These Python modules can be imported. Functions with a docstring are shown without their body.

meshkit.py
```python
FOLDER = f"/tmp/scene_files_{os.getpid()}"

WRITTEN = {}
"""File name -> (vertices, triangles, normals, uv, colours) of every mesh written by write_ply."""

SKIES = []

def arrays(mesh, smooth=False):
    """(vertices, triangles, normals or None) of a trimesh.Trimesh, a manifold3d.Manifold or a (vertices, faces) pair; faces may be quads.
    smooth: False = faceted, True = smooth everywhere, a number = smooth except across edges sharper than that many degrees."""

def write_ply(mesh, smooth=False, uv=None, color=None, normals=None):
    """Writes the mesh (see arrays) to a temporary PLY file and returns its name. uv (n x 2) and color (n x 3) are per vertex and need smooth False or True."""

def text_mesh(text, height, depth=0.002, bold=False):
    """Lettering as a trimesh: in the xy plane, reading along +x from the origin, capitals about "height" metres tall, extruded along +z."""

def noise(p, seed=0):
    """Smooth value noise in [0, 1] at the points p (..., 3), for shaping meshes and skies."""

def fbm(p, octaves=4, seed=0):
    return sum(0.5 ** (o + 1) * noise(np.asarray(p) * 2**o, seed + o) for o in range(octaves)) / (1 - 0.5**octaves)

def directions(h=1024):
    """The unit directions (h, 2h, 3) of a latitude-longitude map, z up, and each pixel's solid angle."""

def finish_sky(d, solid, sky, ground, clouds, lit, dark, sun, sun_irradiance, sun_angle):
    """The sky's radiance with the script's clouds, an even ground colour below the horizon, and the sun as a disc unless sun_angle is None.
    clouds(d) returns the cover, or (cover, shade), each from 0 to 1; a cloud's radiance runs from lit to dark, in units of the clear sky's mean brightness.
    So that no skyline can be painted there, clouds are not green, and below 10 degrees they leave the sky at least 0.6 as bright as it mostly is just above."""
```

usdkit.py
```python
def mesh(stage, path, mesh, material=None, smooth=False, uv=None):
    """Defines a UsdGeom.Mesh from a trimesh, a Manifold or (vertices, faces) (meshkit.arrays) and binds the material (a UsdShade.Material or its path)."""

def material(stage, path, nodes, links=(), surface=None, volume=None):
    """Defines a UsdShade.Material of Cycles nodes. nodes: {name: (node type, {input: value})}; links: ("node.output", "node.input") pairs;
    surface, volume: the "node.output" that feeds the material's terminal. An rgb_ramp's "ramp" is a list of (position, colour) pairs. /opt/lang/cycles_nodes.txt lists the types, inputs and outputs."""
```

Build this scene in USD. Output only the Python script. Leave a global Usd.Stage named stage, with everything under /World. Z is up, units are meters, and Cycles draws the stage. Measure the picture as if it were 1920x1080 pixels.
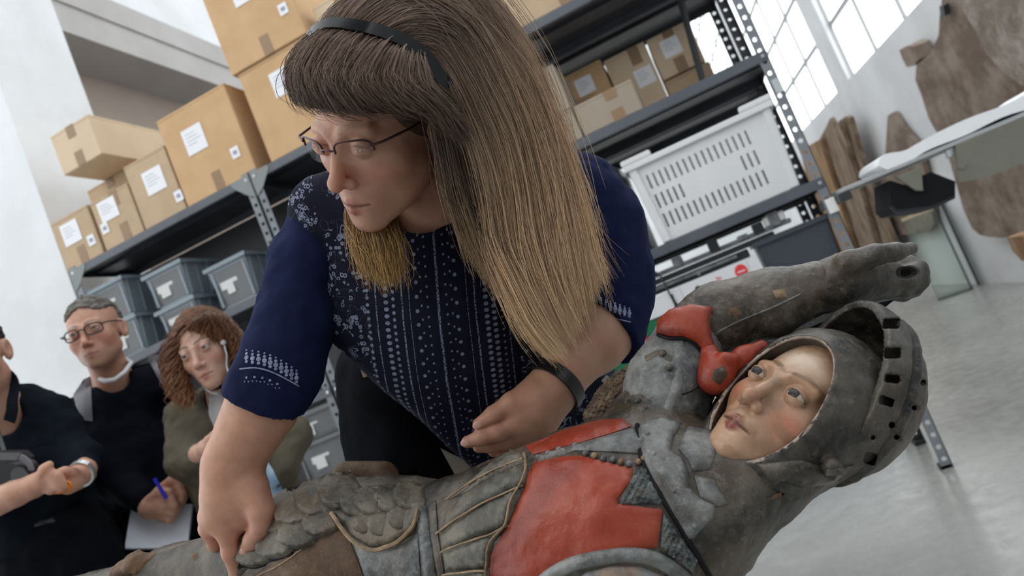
import math, random
import numpy as np, trimesh, usdkit, meshkit
from pxr import Usd, UsdGeom, UsdLux, UsdShade, Sdf, Gf, Vt
from shapely.geometry import Polygon, Point, box as sbox
from shapely.ops import unary_union

stage = Usd.Stage.CreateInMemory()
UsdGeom.SetStageUpAxis(stage, UsdGeom.Tokens.z)
UsdGeom.SetStageMetersPerUnit(stage, 1.0)
UsdGeom.Xform.Define(stage, '/World')
UsdGeom.Scope.Define(stage, '/World/Looks')

# ---------------------------------------------------------------- camera, sky, lamps, exposure
FP = 1400.0
CAM = np.array([0.0, 0.0, 1.05])
ROLL, PITCH, YAW = np.radians(22.3), np.radians(4.5), np.radians(15.5)
fw = np.array([-np.sin(YAW) * np.cos(PITCH), np.cos(YAW) * np.cos(PITCH), np.sin(PITCH)])
_r0 = np.array([np.cos(YAW), np.sin(YAW), 0.0]); _u0 = np.cross(_r0, fw)
CR = np.cos(ROLL) * _r0 - np.sin(ROLL) * _u0
CU = np.sin(ROLL) * _r0 + np.cos(ROLL) * _u0
cam = UsdGeom.Camera.Define(stage, '/World/camera')
cam.CreateHorizontalApertureAttr(36.0); cam.CreateVerticalApertureAttr(20.25)
cam.CreateFocalLengthAttr(36.0 * FP / 1920)
cam.CreateClippingRangeAttr(Gf.Vec2f(0.05, 200))
cam.CreateFStopAttr(5.5); cam.CreateFocusDistanceAttr(0.92)
_m = np.eye(4); _m[0, :3], _m[1, :3], _m[2, :3], _m[3, :3] = CR, CU, -fw, CAM
cam.AddTransformOp().Set(Gf.Matrix4d(*_m.ravel().tolist()))
cam.CreateExposureAttr(0.3)

sky = UsdLux.DomeLight.Define(stage, '/World/overcast_sky')
sky.CreateIntensityAttr(0.52); sky.CreateColorAttr(Gf.Vec3f(0.93, 0.97, 1.0))
def rect(name, loc, target, w, h, power, col):
    l = UsdLux.RectLight.Define(stage, '/World/' + name)
    l.CreateWidthAttr(w); l.CreateHeightAttr(h); l.CreateIntensityAttr(power); l.CreateColorAttr(Gf.Vec3f(*col))
    l.CreateNormalizeAttr(False)
    loc, target = np.array(loc, float), np.array(target, float)
    z = loc - target; z /= np.linalg.norm(z); x = np.cross([0, 0, 1.0], z); x /= np.linalg.norm(x); y = np.cross(z, x)
    m = np.eye(4); m[0, :3], m[1, :3], m[2, :3], m[3, :3] = x, y, z, loc
    l.AddTransformOp().Set(Gf.Matrix4d(*m.ravel().tolist()))
rect('unseen_side_lamp', (3.2, 2.0, 4.3), (0, 1.2, 1.0), 3.0, 1.8, 15.0, (1.0, 0.97, 0.94))  # out of view, placed to light hair and statue from the upper right
rect('unseen_rear_lamp', (-2.2, -1.6, 3.9), (-0.8, 1.8, 1.0), 2.2, 1.4, 4.5, (1.0, 0.94, 0.86))  # out of view behind the camera, placed to light the bystanders from the front

def P(x, y, d): return CAM + d * (fw + (x - 960) / FP * CR - (y - 540) / FP * CU)
def ray(x, y): return fw + (x - 960) / FP * CR - (y - 540) / FP * CU
def on(x, y, axis, val):
    v = ray(x, y); return CAM + v * ((val - CAM[axis]) / v[axis])
def on_plane(x, y, p0, n):
    v = ray(x, y); return CAM + v * (np.dot(np.asarray(p0) - CAM, n) / np.dot(v, n))

# ---------------------------------------------------------------- naming and objects
_names = {}
def numbered(parent, name):
    k = (parent, name); n = _names.get(k, 0); _names[k] = n + 1
    return name if n == 0 else '%s_%03d' % (name, n)
class Obj:
    def __init__(s, path, base): s.path, s.base = path, np.asarray(base, float)
def tag(prim, label=None, cat=None, group=None, kind=None):
    for k, v in (('label', label), ('category', cat), ('group', group), ('kind', kind)):
        if v: prim.SetCustomDataByKey(k, v)
def thing(name, label, cat, base=(0, 0, 0), group=None):
    x = UsdGeom.Xform.Define(stage, '/World/' + numbered('', name))
    x.AddTranslateOp().Set(Gf.Vec3d(*map(float, base)))
    tag(x.GetPrim(), label, cat, group)
    return Obj(str(x.GetPath()), base)
def to_tm(m):
    if hasattr(m, 'to_mesh'):
        q = m.to_mesh(); return trimesh.Trimesh(q.vert_properties[:, :3], q.tri_verts, process=False)
    if isinstance(m, (tuple, list)) and isinstance(m[0], (trimesh.Trimesh,)): return trimesh.util.concatenate(list(m))
    if isinstance(m, (tuple, list)): return trimesh.Trimesh(np.asarray(m[0], float), np.asarray(m[1]), process=False)
    return m
def part(name, mesh, mat, parent, label=None, smooth=False, col=None, uv=None, kind=None):
    """world-space mesh defined as a child of a thing or part"""
    m = to_tm(mesh).copy(); m.vertices = m.vertices - parent.base
    path = parent.path + '/' + numbered(parent.path, name)
    if col is not None or uv is not None: smooth = True
    g = usdkit.mesh(stage, path, m, mat, smooth=smooth, uv=uv)
    if col is not None:
        UsdGeom.PrimvarsAPI(g).CreatePrimvar('Cd', Sdf.ValueTypeNames.Color3fArray, 'vertex').Set(Vt.Vec3fArray.FromNumpy(np.asarray(col, np.float32)))
    tag(g.GetPrim(), label, None, None, kind)
    return Obj(path, parent.base)
ROOT = Obj('/World', (0, 0, 0))
def solo(name, mesh, mat, label=None, cat=None, group=None, kind=None, smooth=False, base=None, col=None, uv=None):
    """a thing that is one mesh"""
    m = to_tm(mesh).copy()
    path = '/World/' + numbered('', name)
    if base is not None: m.vertices = m.vertices - np.asarray(base, float)
    if col is not None or uv is not None: smooth = True
    g = usdkit.mesh(stage, path, m, mat, smooth=smooth, uv=uv)
    if base is not None: g.AddTranslateOp().Set(Gf.Vec3d(*map(float, base)))
    if col is not None:
        UsdGeom.PrimvarsAPI(g).CreatePrimvar('Cd', Sdf.ValueTypeNames.Color3fArray, 'vertex').Set(Vt.Vec3fArray.FromNumpy(np.asarray(col, np.float32)))
    tag(g.GetPrim(), label, cat, group, kind)
    return Obj(path, base if base is not None else (0, 0, 0))
def struct(name, mesh, mat, parent=None, label=None):
    if parent: return part(name, mesh, mat, parent, label)
    return solo(name, mesh, mat, label, None, None, 'structure')

# ---------------------------------------------------------------- mesh makers
def bx(x0, x1, y0, y1, z0, z1, M=None):
    m = trimesh.creation.box([x1 - x0, y1 - y0, z1 - z0]); m.apply_translation([(x0 + x1) / 2, (y0 + y1) / 2, (z0 + z1) / 2])
    if M is not None: m.apply_transform(M)
    return m
def frame(o, x, y, z):
    m = np.eye(4); m[:3, 0], m[:3, 1], m[:3, 2], m[:3, 3] = x, y, z, o; return m
def rotz(a, o=(0, 0, 0)):
    return trimesh.transformations.rotation_matrix(a, [0, 0, 1], o)
def bevel_box(x0, x1, y0, y1, z0, z1, b=0.004, M=None):
    c = np.array([(x0 + x1) / 2, (y0 + y1) / 2, (z0 + z1) / 2]); h = np.array([x1 - x0, y1 - y0, z1 - z0]) / 2; b = min(b, *(h * 0.9))
    pts = []
    for sx in (-1, 1):
        for sy in (-1, 1):
            for sz in (-1, 1):
                s = np.array([sx, sy, sz])
                for k in range(3):
                    q = h - b; q = q.copy(); q[k] = h[k]; pts.append(c + s * q)
    m = trimesh.convex.convex_hull(np.array(pts))
    if M is not None: m.apply_transform(M)
    return m
def cat(*ms): return trimesh.util.concatenate([to_tm(m) for m in ms])
def tube(pts, r, seg=8, cap=True):
    pts = np.asarray(pts, float); n = len(pts); r = np.broadcast_to(np.asarray(r, float), (n,))
    t = np.gradient(pts, axis=0); t /= np.maximum(np.linalg.norm(t, axis=1, keepdims=True), 1e-9)
    a = np.array([0, 0, 1.0]) if abs(t[0][2]) < 0.9 else np.array([1.0, 0, 0])
    u = np.cross(t[0], a); u /= np.linalg.norm(u); us = []
    for i in range(n):
        u = u - t[i] * np.dot(u, t[i]); u /= np.linalg.norm(u); us.append(u)
    us = np.array(us); vs = np.cross(t, us); th = np.linspace(0, 2 * np.pi, seg, endpoint=False)
    v = (pts[:, None] + r[:, None, None] * (np.cos(th)[None, :, None] * us[:, None] + np.sin(th)[None, :, None] * vs[:, None])).reshape(-1, 3)
    f = []
    for i in range(n - 1):
        for j in range(seg):
            a0, b0 = i * seg + j, i * seg + (j + 1) % seg
            f += [[a0, b0, b0 + seg], [a0, b0 + seg, a0 + seg]]
    if cap:
        v = np.vstack([v, pts[0], pts[-1]]); c0, c1 = len(v) - 2, len(v) - 1
        for j in range(seg):
            f += [[c0, (j + 1) % seg, j], [c1, (n - 1) * seg + j, (n - 1) * seg + (j + 1) % seg]]
    return trimesh.Trimesh(v, np.array(f)[:, ::-1] if False else np.array(f), process=False)
def smooth_path(pts, n=24):
    from scipy.interpolate import PchipInterpolator
    pts = np.asarray(pts, float); s = np.r_[0, np.cumsum(np.linalg.norm(np.diff(pts, axis=0), axis=1))]
    return PchipInterpolator(s, pts)(np.linspace(0, s[-1], n))
def extrude(poly, h, M=None):
    polys = getattr(poly, 'geoms', [poly])
    m = cat(*[trimesh.creation.extrude_polygon(g, h, engine='earcut') for g in polys if g.area > 1e-9])
    if M is not None: m.apply_transform(M)
    return m
def ribbon(pts, nrm, w, th):
    """flat strip along pts, width w across, thickness th along nrm"""
    pts = np.asarray(pts, float); nrm = np.asarray(nrm, float); nrm = np.broadcast_to(nrm, pts.shape).copy()
    nrm /= np.linalg.norm(nrm, axis=1, keepdims=True)
    t = np.gradient(pts, axis=0); t /= np.linalg.norm(t, axis=1, keepdims=True); s = np.cross(t, nrm); s /= np.linalg.norm(s, axis=1, keepdims=True)
    w = np.broadcast_to(np.asarray(w, float), (len(pts),))[:, None]
    rings = np.stack([pts - s * w / 2, pts + s * w / 2, pts + s * w / 2 + nrm * th, pts - s * w / 2 + nrm * th], 1)
    v = rings.reshape(-1, 3); f = []
    for i in range(len(pts) - 1):
        for j in range(4):
            a, b = i * 4 + j, i * 4 + (j + 1) % 4
            f += [[a, b, b + 4], [a, b + 4, a + 4]]
    e = (len(pts) - 1) * 4
    f += [[0, 2, 1], [0, 3, 2], [e, e + 1, e + 2], [e, e + 2, e + 3]]
    m = trimesh.Trimesh(v, np.array(f), process=False); m.fix_normals(); return m
def disc(center, nrm, r, th, seg=20, r2=None):
    m = trimesh.creation.cylinder(r, th, sections=seg) if r2 is None else trimesh.creation.annulus(r2, r, th, sections=seg)
    m.apply_transform(trimesh.geometry.align_vectors([0, 0, 1], nrm)); m.apply_translation(center); return m

# ---------------------------------------------------------------- signed distance modelling
def smin(a, b, k):
    h = np.maximum(k - np.abs(a - b), 0) / k
    return np.minimum(a, b) - h * h * k * 0.25
def smax(a, b, k): return -smin(-a, -b, k)
def sd_sph(p, c, r): return np.linalg.norm(p - np.asarray(c), axis=1) - r
def sd_rc(p, a, b, ra, rb):
    a, b = np.asarray(a, float), np.asarray(b, float); ab = b - a
    t = np.clip((p - a) @ ab / max(ab @ ab, 1e-12), 0, 1)
    return np.linalg.norm(p - a - t[:, None] * ab, axis=1) - (ra + (rb - ra) * t)
def sd_ell(p, c, r, M=None):
    q = p - np.asarray(c, float)
    if M is not None: q = q @ np.asarray(M)      # columns = axes
    r = np.asarray(r, float); k0 = np.linalg.norm(q / r, axis=1); k1 = np.linalg.norm(q / (r * r), axis=1)
    return k0 * (k0 - 1) / np.maximum(k1, 1e-9)
def surface_nets(fn, lo, hi, h, block=8):
    lo, hi = np.asarray(lo, float), np.asarray(hi, float)
    nb = np.maximum(np.ceil((hi - lo) / (h * block)).astype(int), 1); n = nb * block + 1
    g = [np.arange(nb[k]) for k in range(3)]
    B = np.stack(np.meshgrid(*g, indexing='ij'), -1).reshape(-1, 3)
    dc = fn(lo + (B + 0.5) * block * h)
    vol = np.empty(n, np.float32)
    half = block * h * 0.5 * math.sqrt(3) * 1.35
    far = np.abs(dc) > half
    vol[:] = 1.0
    o = np.stack(np.meshgrid(*[np.arange(block + 1)] * 3, indexing='ij'), -1).reshape(-1, 3)
    for b, d in zip(B[far], dc[far]):
        if d < 0:
            s = b * block; vol[s[0]:s[0] + block + 1, s[1]:s[1] + block + 1, s[2]:s[2] + block + 1] = -1.0
    act = B[~far]
    for i in range(0, len(act), 400):
        bb = act[i:i + 400]
        idx = (bb[:, None] * block + o[None]).reshape(-1, 3)
        vol[idx[:, 0], idx[:, 1], idx[:, 2]] = fn(lo + idx * h)
    vol[[0, -1]] = np.maximum(vol[[0, -1]], 1e-4); vol[:, [0, -1]] = np.maximum(vol[:, [0, -1]], 1e-4); vol[:, :, [0, -1]] = np.maximum(vol[:, :, [0, -1]], 1e-4)
    ins = vol < 0
    c = ins[:-1, :-1, :-1].astype(np.int8)
    tot = np.zeros(np.array(n) - 1, np.int8)
    for dx in (0, 1):
        for dy in (0, 1):
            for dz in (0, 1):
                tot += ins[dx:n[0] - 1 + dx, dy:n[1] - 1 + dy, dz:n[2] - 1 + dz]
    cells = np.argwhere((tot > 0) & (tot < 8))
    if len(cells) == 0: return trimesh.Trimesh()
    ident = -np.ones(np.array(n) - 1, np.int64); ident[tuple(cells.T)] = np.arange(len(cells))
    acc, cnt = np.zeros((len(cells), 3)), np.zeros(len(cells))
    corners = np.array([[dx, dy, dz] for dx in (0, 1) for dy in (0, 1) for dz in (0, 1)])
    for a in range(8):
        for b in range(a + 1, 8):
            if np.abs(corners[a] - corners[b]).sum() != 1: continue
            va, vb = vol[tuple((cells + corners[a]).T)], vol[tuple((cells + corners[b]).T)]
            x = (va < 0) != (vb < 0); t = np.where(x, va / np.where(x, va - vb, 1), 0)
            acc[x] += (corners[a] + t[:, None] * (corners[b] - corners[a]))[x]; cnt[x] += 1
    verts = lo + (cells + acc / cnt[:, None]) * h
    faces = []
    for ax in range(3):
        s0 = [slice(0, -1)] * 3 if False else [slice(None)] * 3
        a = np.take(ins, range(n[ax] - 1), ax); b = np.take(ins, range(1, n[ax]), ax)
        e = np.argwhere(a != b); u, w = (ax + 1) % 3, (ax + 2) % 3
        e = e[(e[:, u] > 0) & (e[:, w] > 0) & (e[:, u] < n[u] - 1) & (e[:, w] < n[w] - 1)]
        flip = a[tuple(e.T)]
        def cell(du, dw):
            q = e.copy(); q[:, u] -= du; q[:, w] -= dw; return ident[tuple(q.T)]
        q = np.stack([cell(1, 1), cell(0, 1), cell(0, 0), cell(1, 0)], 1)
        q[~flip] = q[~flip][:, ::-1]; faces.append(q)
    q = np.vstack(faces); q = q[(q >= 0).all(1)]
    f = np.vstack([q[:, [0, 1, 2]], q[:, [0, 2, 3]]])
    return trimesh.Trimesh(verts, f, process=False)
def polish(m, it=4):
    """Taubin smoothing"""
    from scipy import sparse
    v = np.array(m.vertices); n = len(v)
    if n == 0: return m
    e = np.vstack([m.faces[:, [0, 1]], m.faces[:, [1, 2]], m.faces[:, [2, 0]]]); e = np.vstack([e, e[:, ::-1]])
    A = sparse.coo_matrix((np.ones(len(e)), (e[:, 0], e[:, 1])), shape=(n, n)).tocsr(); A.data[:] = 1.0
    deg = np.asarray(A.sum(1)).ravel(); ok = (deg > 0)[:, None]; D = sparse.diags(1 / np.maximum(deg, 1)) @ A
    for _ in range(it):
        for k in (0.5, -0.52): v = v + k * np.where(ok, D @ v - v, 0)
    m.vertices = v; return m
def chain(p, joints, k=0.006, out=None):
    """joints: (point, radius) list"""
    for (a, ra), (b, rb) in zip(joints[:-1], joints[1:]):
        d = sd_rc(p, a, b, ra, rb); out = d if out is None else smin(out, d, k)
    return out
def J(lst, dd=0.0):
    """(px, py, depth, radius in px) joints to world points and radii in metres"""
    return [(P(x, y, d + dd), r * (d + dd) / FP) for x, y, d, r in lst]
def near_bounds(pts, pad):
    pts = np.asarray(pts); return pts.min(0) - pad, pts.max(0) + pad

# ---------------------------------------------------------------- materials
_mats = {}
def mat(name, col, rough=0.6, spec=0.4, metal=0.0, noise=0.0, scale=8.0, col2=None, bump=0.0, bscale=60.0, vcol=False, sub=0.0, sheen=0.0, coat=0.0, detail=5, stretch=None, obj_rand=0.0, lo=0.35, hi=0.65):
    """principled with noise-driven colour variation (col..col2) and fine bump; vcol multiplies a mesh attribute"""
    if name in _mats: return _mats[name]
    N = {'p': ('principled_bsdf', dict(base_color=tuple(col), roughness=rough, specular_ior_level=spec, metallic=metal, sheen_weight=sheen, coat_weight=coat))}
    if sub: N['p'][1].update(subsurface_weight=sub, subsurface_scale=0.012, subsurface_radius=(1.0, 0.35, 0.2))
    Lk = []
    N['tc'] = ('texture_coordinate', {}); src = 'tc.object'
    if stretch is not None:
        N['mp'] = ('mapping', dict(scale=tuple(stretch))); Lk.append((src, 'mp.vector')); src = 'mp.vector'
    cur = None
    if col2 is not None:
        N['n'] = ('noise_texture', dict(scale=scale, detail=detail, roughness=0.62)); Lk.append((src, 'n.vector'))
        N['r'] = ('rgb_ramp', dict(ramp=[(lo, tuple(col)), (hi, tuple(col2))])); Lk.append(('n.fac', 'r.fac')); cur = 'r.color'
    if vcol:
        N['a'] = ('attribute', dict(attribute='Cd'))
        if cur:
            N['mx'] = ('mix_color', dict(blend_type='multiply', fac=1.0)); Lk += [('a.color', 'mx.a'), (cur, 'mx.b')]; cur = 'mx.result'
        else: cur = 'a.color'
    if cur: Lk.append((cur, 'p.base_color'))
    if bump:
        N['bn'] = ('noise_texture', dict(scale=bscale, detail=4.0, roughness=0.6)); Lk.append((src, 'bn.vector'))
        N['b'] = ('bump', dict(strength=bump, distance=0.004)); Lk += [('bn.fac', 'b.height'), ('b.normal', 'p.normal')]
    _mats[name] = usdkit.material(stage, '/World/Looks/' + name, N, Lk, surface='p.BSDF')
    return _mats[name]
# ---------------------------------------------------------------- the room
M_plaster = mat('white_plaster', (0.74, 0.76, 0.78), 0.85, 0.2, col2=(0.66, 0.67, 0.68), scale=2.2, bump=0.25, bscale=35)
M_beam = mat('grey_plaster', (0.44, 0.425, 0.415), 0.85, 0.2, col2=(0.39, 0.375, 0.365), scale=2.0, bump=0.2, bscale=40)
M_taupe = mat('taupe_plaster', (0.36, 0.30, 0.26), 0.9, 0.15, col2=(0.33, 0.275, 0.24), scale=2.5, bump=0.2, bscale=30)
M_floor = usdkit.material(stage, '/World/Looks/polished_floor', {
    'g': ('geometry', {}), 'n': ('noise_texture', dict(scale=1.7, detail=6, roughness=0.65)), 'n2': ('noise_texture', dict(scale=14, detail=6, roughness=0.7)),
    'r': ('rgb_ramp', dict(ramp=[(0.3, (0.25, 0.25, 0.235)), (0.7, (0.34, 0.34, 0.32))])),
    'r2': ('rgb_ramp', dict(ramp=[(0.35, (0.2, 0.2, 0.2)), (0.7, (0.38, 0.38, 0.38))])),
    'p': ('principled_bsdf', dict(specular_ior_level=0.5))},
    [('g.position', 'n.vector'), ('g.position', 'n2.vector'), ('n.fac', 'r.fac'), ('r.color', 'p.base_color'), ('n2.fac', 'r2.fac'), ('r2.color', 'p.roughness')], surface='p.BSDF')
struct('floor', bx(-7, 7, -5, 16.5, -0.1, 0.0), M_floor)
# left side: a wall face towards the room, a pier, a beam and a recessed taupe panel
struct('wall_left', bx(-7, -3.25, 3.30, 3.93, 0, 6.5), M_plaster)
struct('wall_recess', bx(-3.9, -3.62, 3.93, 12, 0, 4.4), M_taupe)
struct('wall_upper', bx(-3.9, -3.25, 3.93, 12, 4.53, 7.5), M_plaster)
struct('trim_1', cat(bx(-3.9, -3.235, 3.93, 12, 4.33, 4.53), bx(-3.9, -3.25, 3.93, 12, 4.10, 4.33)), M_beam)
struct('unseen_ceiling', bx(-7, 1.0, -5, -0.6, 4.2, 4.4), M_plaster)  # out of view above the camera, placed to shade the foreground
struct('unseen_front_wall', bx(-7, 7, -5.3, -5, 0, 7.5), M_plaster)  # out of view behind the camera, closes off sky light to darken the foreground
struct('wall_back', bx(-7, 4.0, 16.0, 16.4, 0, 7.5), M_plaster)
# right side wall with two steel windows, slightly off the shelf axis
WA = math.atan(0.1); W0 = np.array([2.12, 6.46, 0.0])
WD = np.array([-math.sin(WA), math.cos(WA), 0.0]); WN = np.array([-math.cos(WA), -math.sin(WA), 0.0])
WM = frame(W0, WD, np.array([0, 0, 1.0]), -WN)        # local x along the wall, local y up, local z outwards
def wl(x, y):
    q = on_plane(x, y, W0, WN) - W0; return np.array([q @ WD, q[2]])
sill = 2.36
wx = [(-0.05, 2.19), (3.24, 5.4), (6.4, 8.5)] 
_e = wl(1590, 150)[0]; _w1 = wl(1568, 170)[0]; _w1b = wl(1480, 270)[0]
wins = [(_e - 4.2, _e), (_w1, _w1 + 3.3), (_w1 + 4.4, _w1 + 7.7)]
wall = sbox(-12, 0, 9.6, 7.5)
for a, b in wins: wall = wall.difference(sbox(a, sill, b, 6.2))
struct('wall_right', extrude(wall, 0.3, WM), M_plaster)
M_pane = usdkit.material(stage, '/World/Looks/daylit_frosted_glass', {'e': ('emission', dict(color=(0.96, 0.99, 1.0), strength=2.2)), 'g': ('glossy_bsdf', dict(roughness=0.25)), 'm': ('mix_closure', dict(fac=0.06))},
    [('e.emission', 'm.closure1'), ('g.BSDF', 'm.closure2')], surface='m.closure')
M_steel = mat('window_steel', (0.33, 0.34, 0.35), 0.5, 0.4)
rows = [sill, sill + 0.62, sill + 1.24, sill + 1.86, sill + 2.5, sill + 3.15, sill + 3.84]
for i, (a, b) in enumerate(wins):
    w = thing('window_%d' % (i + 1), None, None); stage.GetPrimAtPath(w.path).SetCustomDataByKey('kind', 'structure')
    nx = 5 if i == 0 else 4
    xs = np.linspace(a, b, nx + 1)
    bars = []
    for z in rows: bars.append(sbox(a, z - 0.022, b, z + 0.022))
    for x in xs: bars.append(sbox(x - 0.012, sill, x + 0.012, rows[-1]))
    part('window_frame', extrude(unary_union(bars), 0.05, WM @ trimesh.transformations.translation_matrix([0, 0, 0.05])), M_steel, w)
    for r0_, r1_ in zip(rows[:-1], rows[1:]):
        for x0, x1 in zip(xs[:-1], xs[1:]):
            c = sbox(x0 + 0.05, r0_ + 0.05, x1 - 0.05, r1_ - 0.05).buffer(0.03)
            part('pane', extrude(c, 0.008, WM @ trimesh.transformations.translation_matrix([0, 0, 0.075])), M_pane, w)
# ---------------------------------------------------------------- slotted-angle shelving
M_black = mat('black_shelf_steel', (0.028, 0.031, 0.04), 0.38, 0.5, col2=(0.05, 0.054, 0.066), scale=5)
M_edge = mat('shelf_edge_steel', (0.075, 0.085, 0.105), 0.4, 0.5, col2=(0.10, 0.11, 0.13), scale=4)
M_post = mat('grey_post_steel', (0.16, 0.175, 0.195), 0.4, 0.5, col2=(0.22, 0.235, 0.255), scale=6)
M_postd = mat('dark_post_steel', (0.03, 0.033, 0.038), 0.45, 0.5)
M_bolt = mat('zinc_bolt', (0.55, 0.57, 0.6), 0.3, 0.5, metal=0.9)
M_foot = mat('black_plastic_foot', (0.012, 0.012, 0.013), 0.5)
def post_leaf(w, z1, pitch=0.05, r=0.0095):
    s = sbox(0, 0, w, z1)
    zs = np.arange(0.04, z1 - 0.02, pitch)
    holes = unary_union([Point(w * 0.5, z).buffer(r, 5) for z in zs])
    return s.difference(holes)
LEAF = post_leaf(0.04, 2.36)
LEAF_TALL = post_leaf(0.04, 2.44)
def post(parent, x, y, sx, sy, mat_, tall=False):
    lf = LEAF_TALL if tall else LEAF
    a = extrude(lf, 0.003, frame((x, y, 0), (sx, 0, 0), (0, 0, 1), (0, sx, 0) if False else (0, sy, 0)))
    b = extrude(lf, 0.003, frame((x, y, 0), (0, sy, 0), (0, 0, 1), (sx, 0, 0)))
    for q in (a, b): q.fix_normals()
    p = part('post', cat(a, b), mat_, parent)
    part('foot', bevel_box(min(x, x + sx * 0.05) - 0.004 * sx, max(x, x + sx * 0.05), min(y, y + sy * 0.05), max(y, y + sy * 0.05), 0, 0.02), M_foot, p)
    return p
LEVELS = [0.10, 0.665, 1.225, 1.785, 2.345]
def shelving(x0, x1, y0, y1, label, front_m, back_m, tall=False, levels=LEVELS):
    t = thing('shelving_unit', label, 'shelf', ((x0 + x1) / 2, (y0 + y1) / 2, 0), 'slotted-angle shelving bays')
    for x, sx in ((x0, 1), (x1, -1)):
        post(t, x, y0, sx, 1, front_m, tall); post(t, x, y1, sx, -1, back_m, tall)
    for z in levels:
        s = part('shelf_board', bx(x0 + 0.004, x1 - 0.004, y0 + 0.004, y1 - 0.004, z - 0.006, z), M_black, t)
        part('shelf_lip', cat(bx(x0 + 0.004, x1 - 0.004, y0 - 0.002, y0 + 0.003, z - 0.04, z), bx(x0 + 0.004, x1 - 0.004, y0, y0 + 0.02, z - 0.042, z - 0.038)), M_edge, s)
        part('shelf_rib', cat(bx(x0 + 0.01, x1 - 0.01, y1 - 0.006, y1 - 0.003, z - 0.04, z), bx(x0 + 0.01, x1 - 0.01, (y0 + y1) / 2 - 0.06, (y0 + y1) / 2 + 0.06, z - 0.02, z - 0.005),
             bx(x0 + 0.004, x0 + 0.007, y0 + 0.004, y1 - 0.004, z - 0.04, z), bx(x1 - 0.007, x1 - 0.004, y0 + 0.004, y1 - 0.004, z - 0.04, z)), M_black, s)
        for x, sx in ((x0, 1), (x1, -1)):
            part('bolt', disc((x + sx * 0.02, y0 - 0.004, z - 0.02), (0, -1, 0), 0.008, 0.006, 6), M_bolt, t)
    return t
M_gus = mat('gusset_steel', (0.2, 0.22, 0.22), 0.45, 0.5)
def gussets(t, x0, x1, y0, z):
    for x, s in ((x0, 1), (x1, -1)):
        part('gusset_plate', extrude(Polygon([(0, 0), (0.11, 0), (0.11, -0.02), (0.045, -0.09), (0, -0.12)]), 0.003, frame((x, y0 - 0.005, z), (s, 0, 0), (0, 0, 1), (0, 1, 0))), M_gus, t)
YF0, YF1, YB0, YB1 = 3.195, 3.645, 3.66, 4.12
u1 = shelving(-3.13, -1.915, YF0, YF1, 'front shelving bay at the left, grey crates on its middle boards and boxes on top', M_post, M_postd)
u2 = shelving(-1.905, -0.72, YF0, YF1, 'front shelving bay directly behind the leaning woman', M_post, M_postd)
u3 = shelving(-0.71, 0.47, YF0, YF1, 'front shelving bay at the right, holding the white slotted crate', M_post, M_postd, tall=True, levels=LEVELS[1:])
for u, a, b in ((u1, -3.13, -1.915), (u2, -1.905, -0.72), (u3, -0.71, 0.47)): gussets(u, a, b, YF0, 2.345)
u4 = shelving(-0.71, 0.47, YB0, YB1, 'rear shelving bay seen through the right front bay, with labelled boxes', M_postd, M_postd, tall=True, levels=LEVELS[1:])
part('post_label', bx(0.438, 0.474, 3.186, 3.193, 1.075, 1.135), mat('white_sticker', (0.82, 0.82, 0.8), 0.6), u3, 'white sticker on the post')
part('post_label', bx(0.44, 0.47, 3.187, 3.193, 1.60, 1.66), mat('silver_sticker', (0.5, 0.53, 0.55), 0.5), u3, 'grey sticker on the post')

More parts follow.
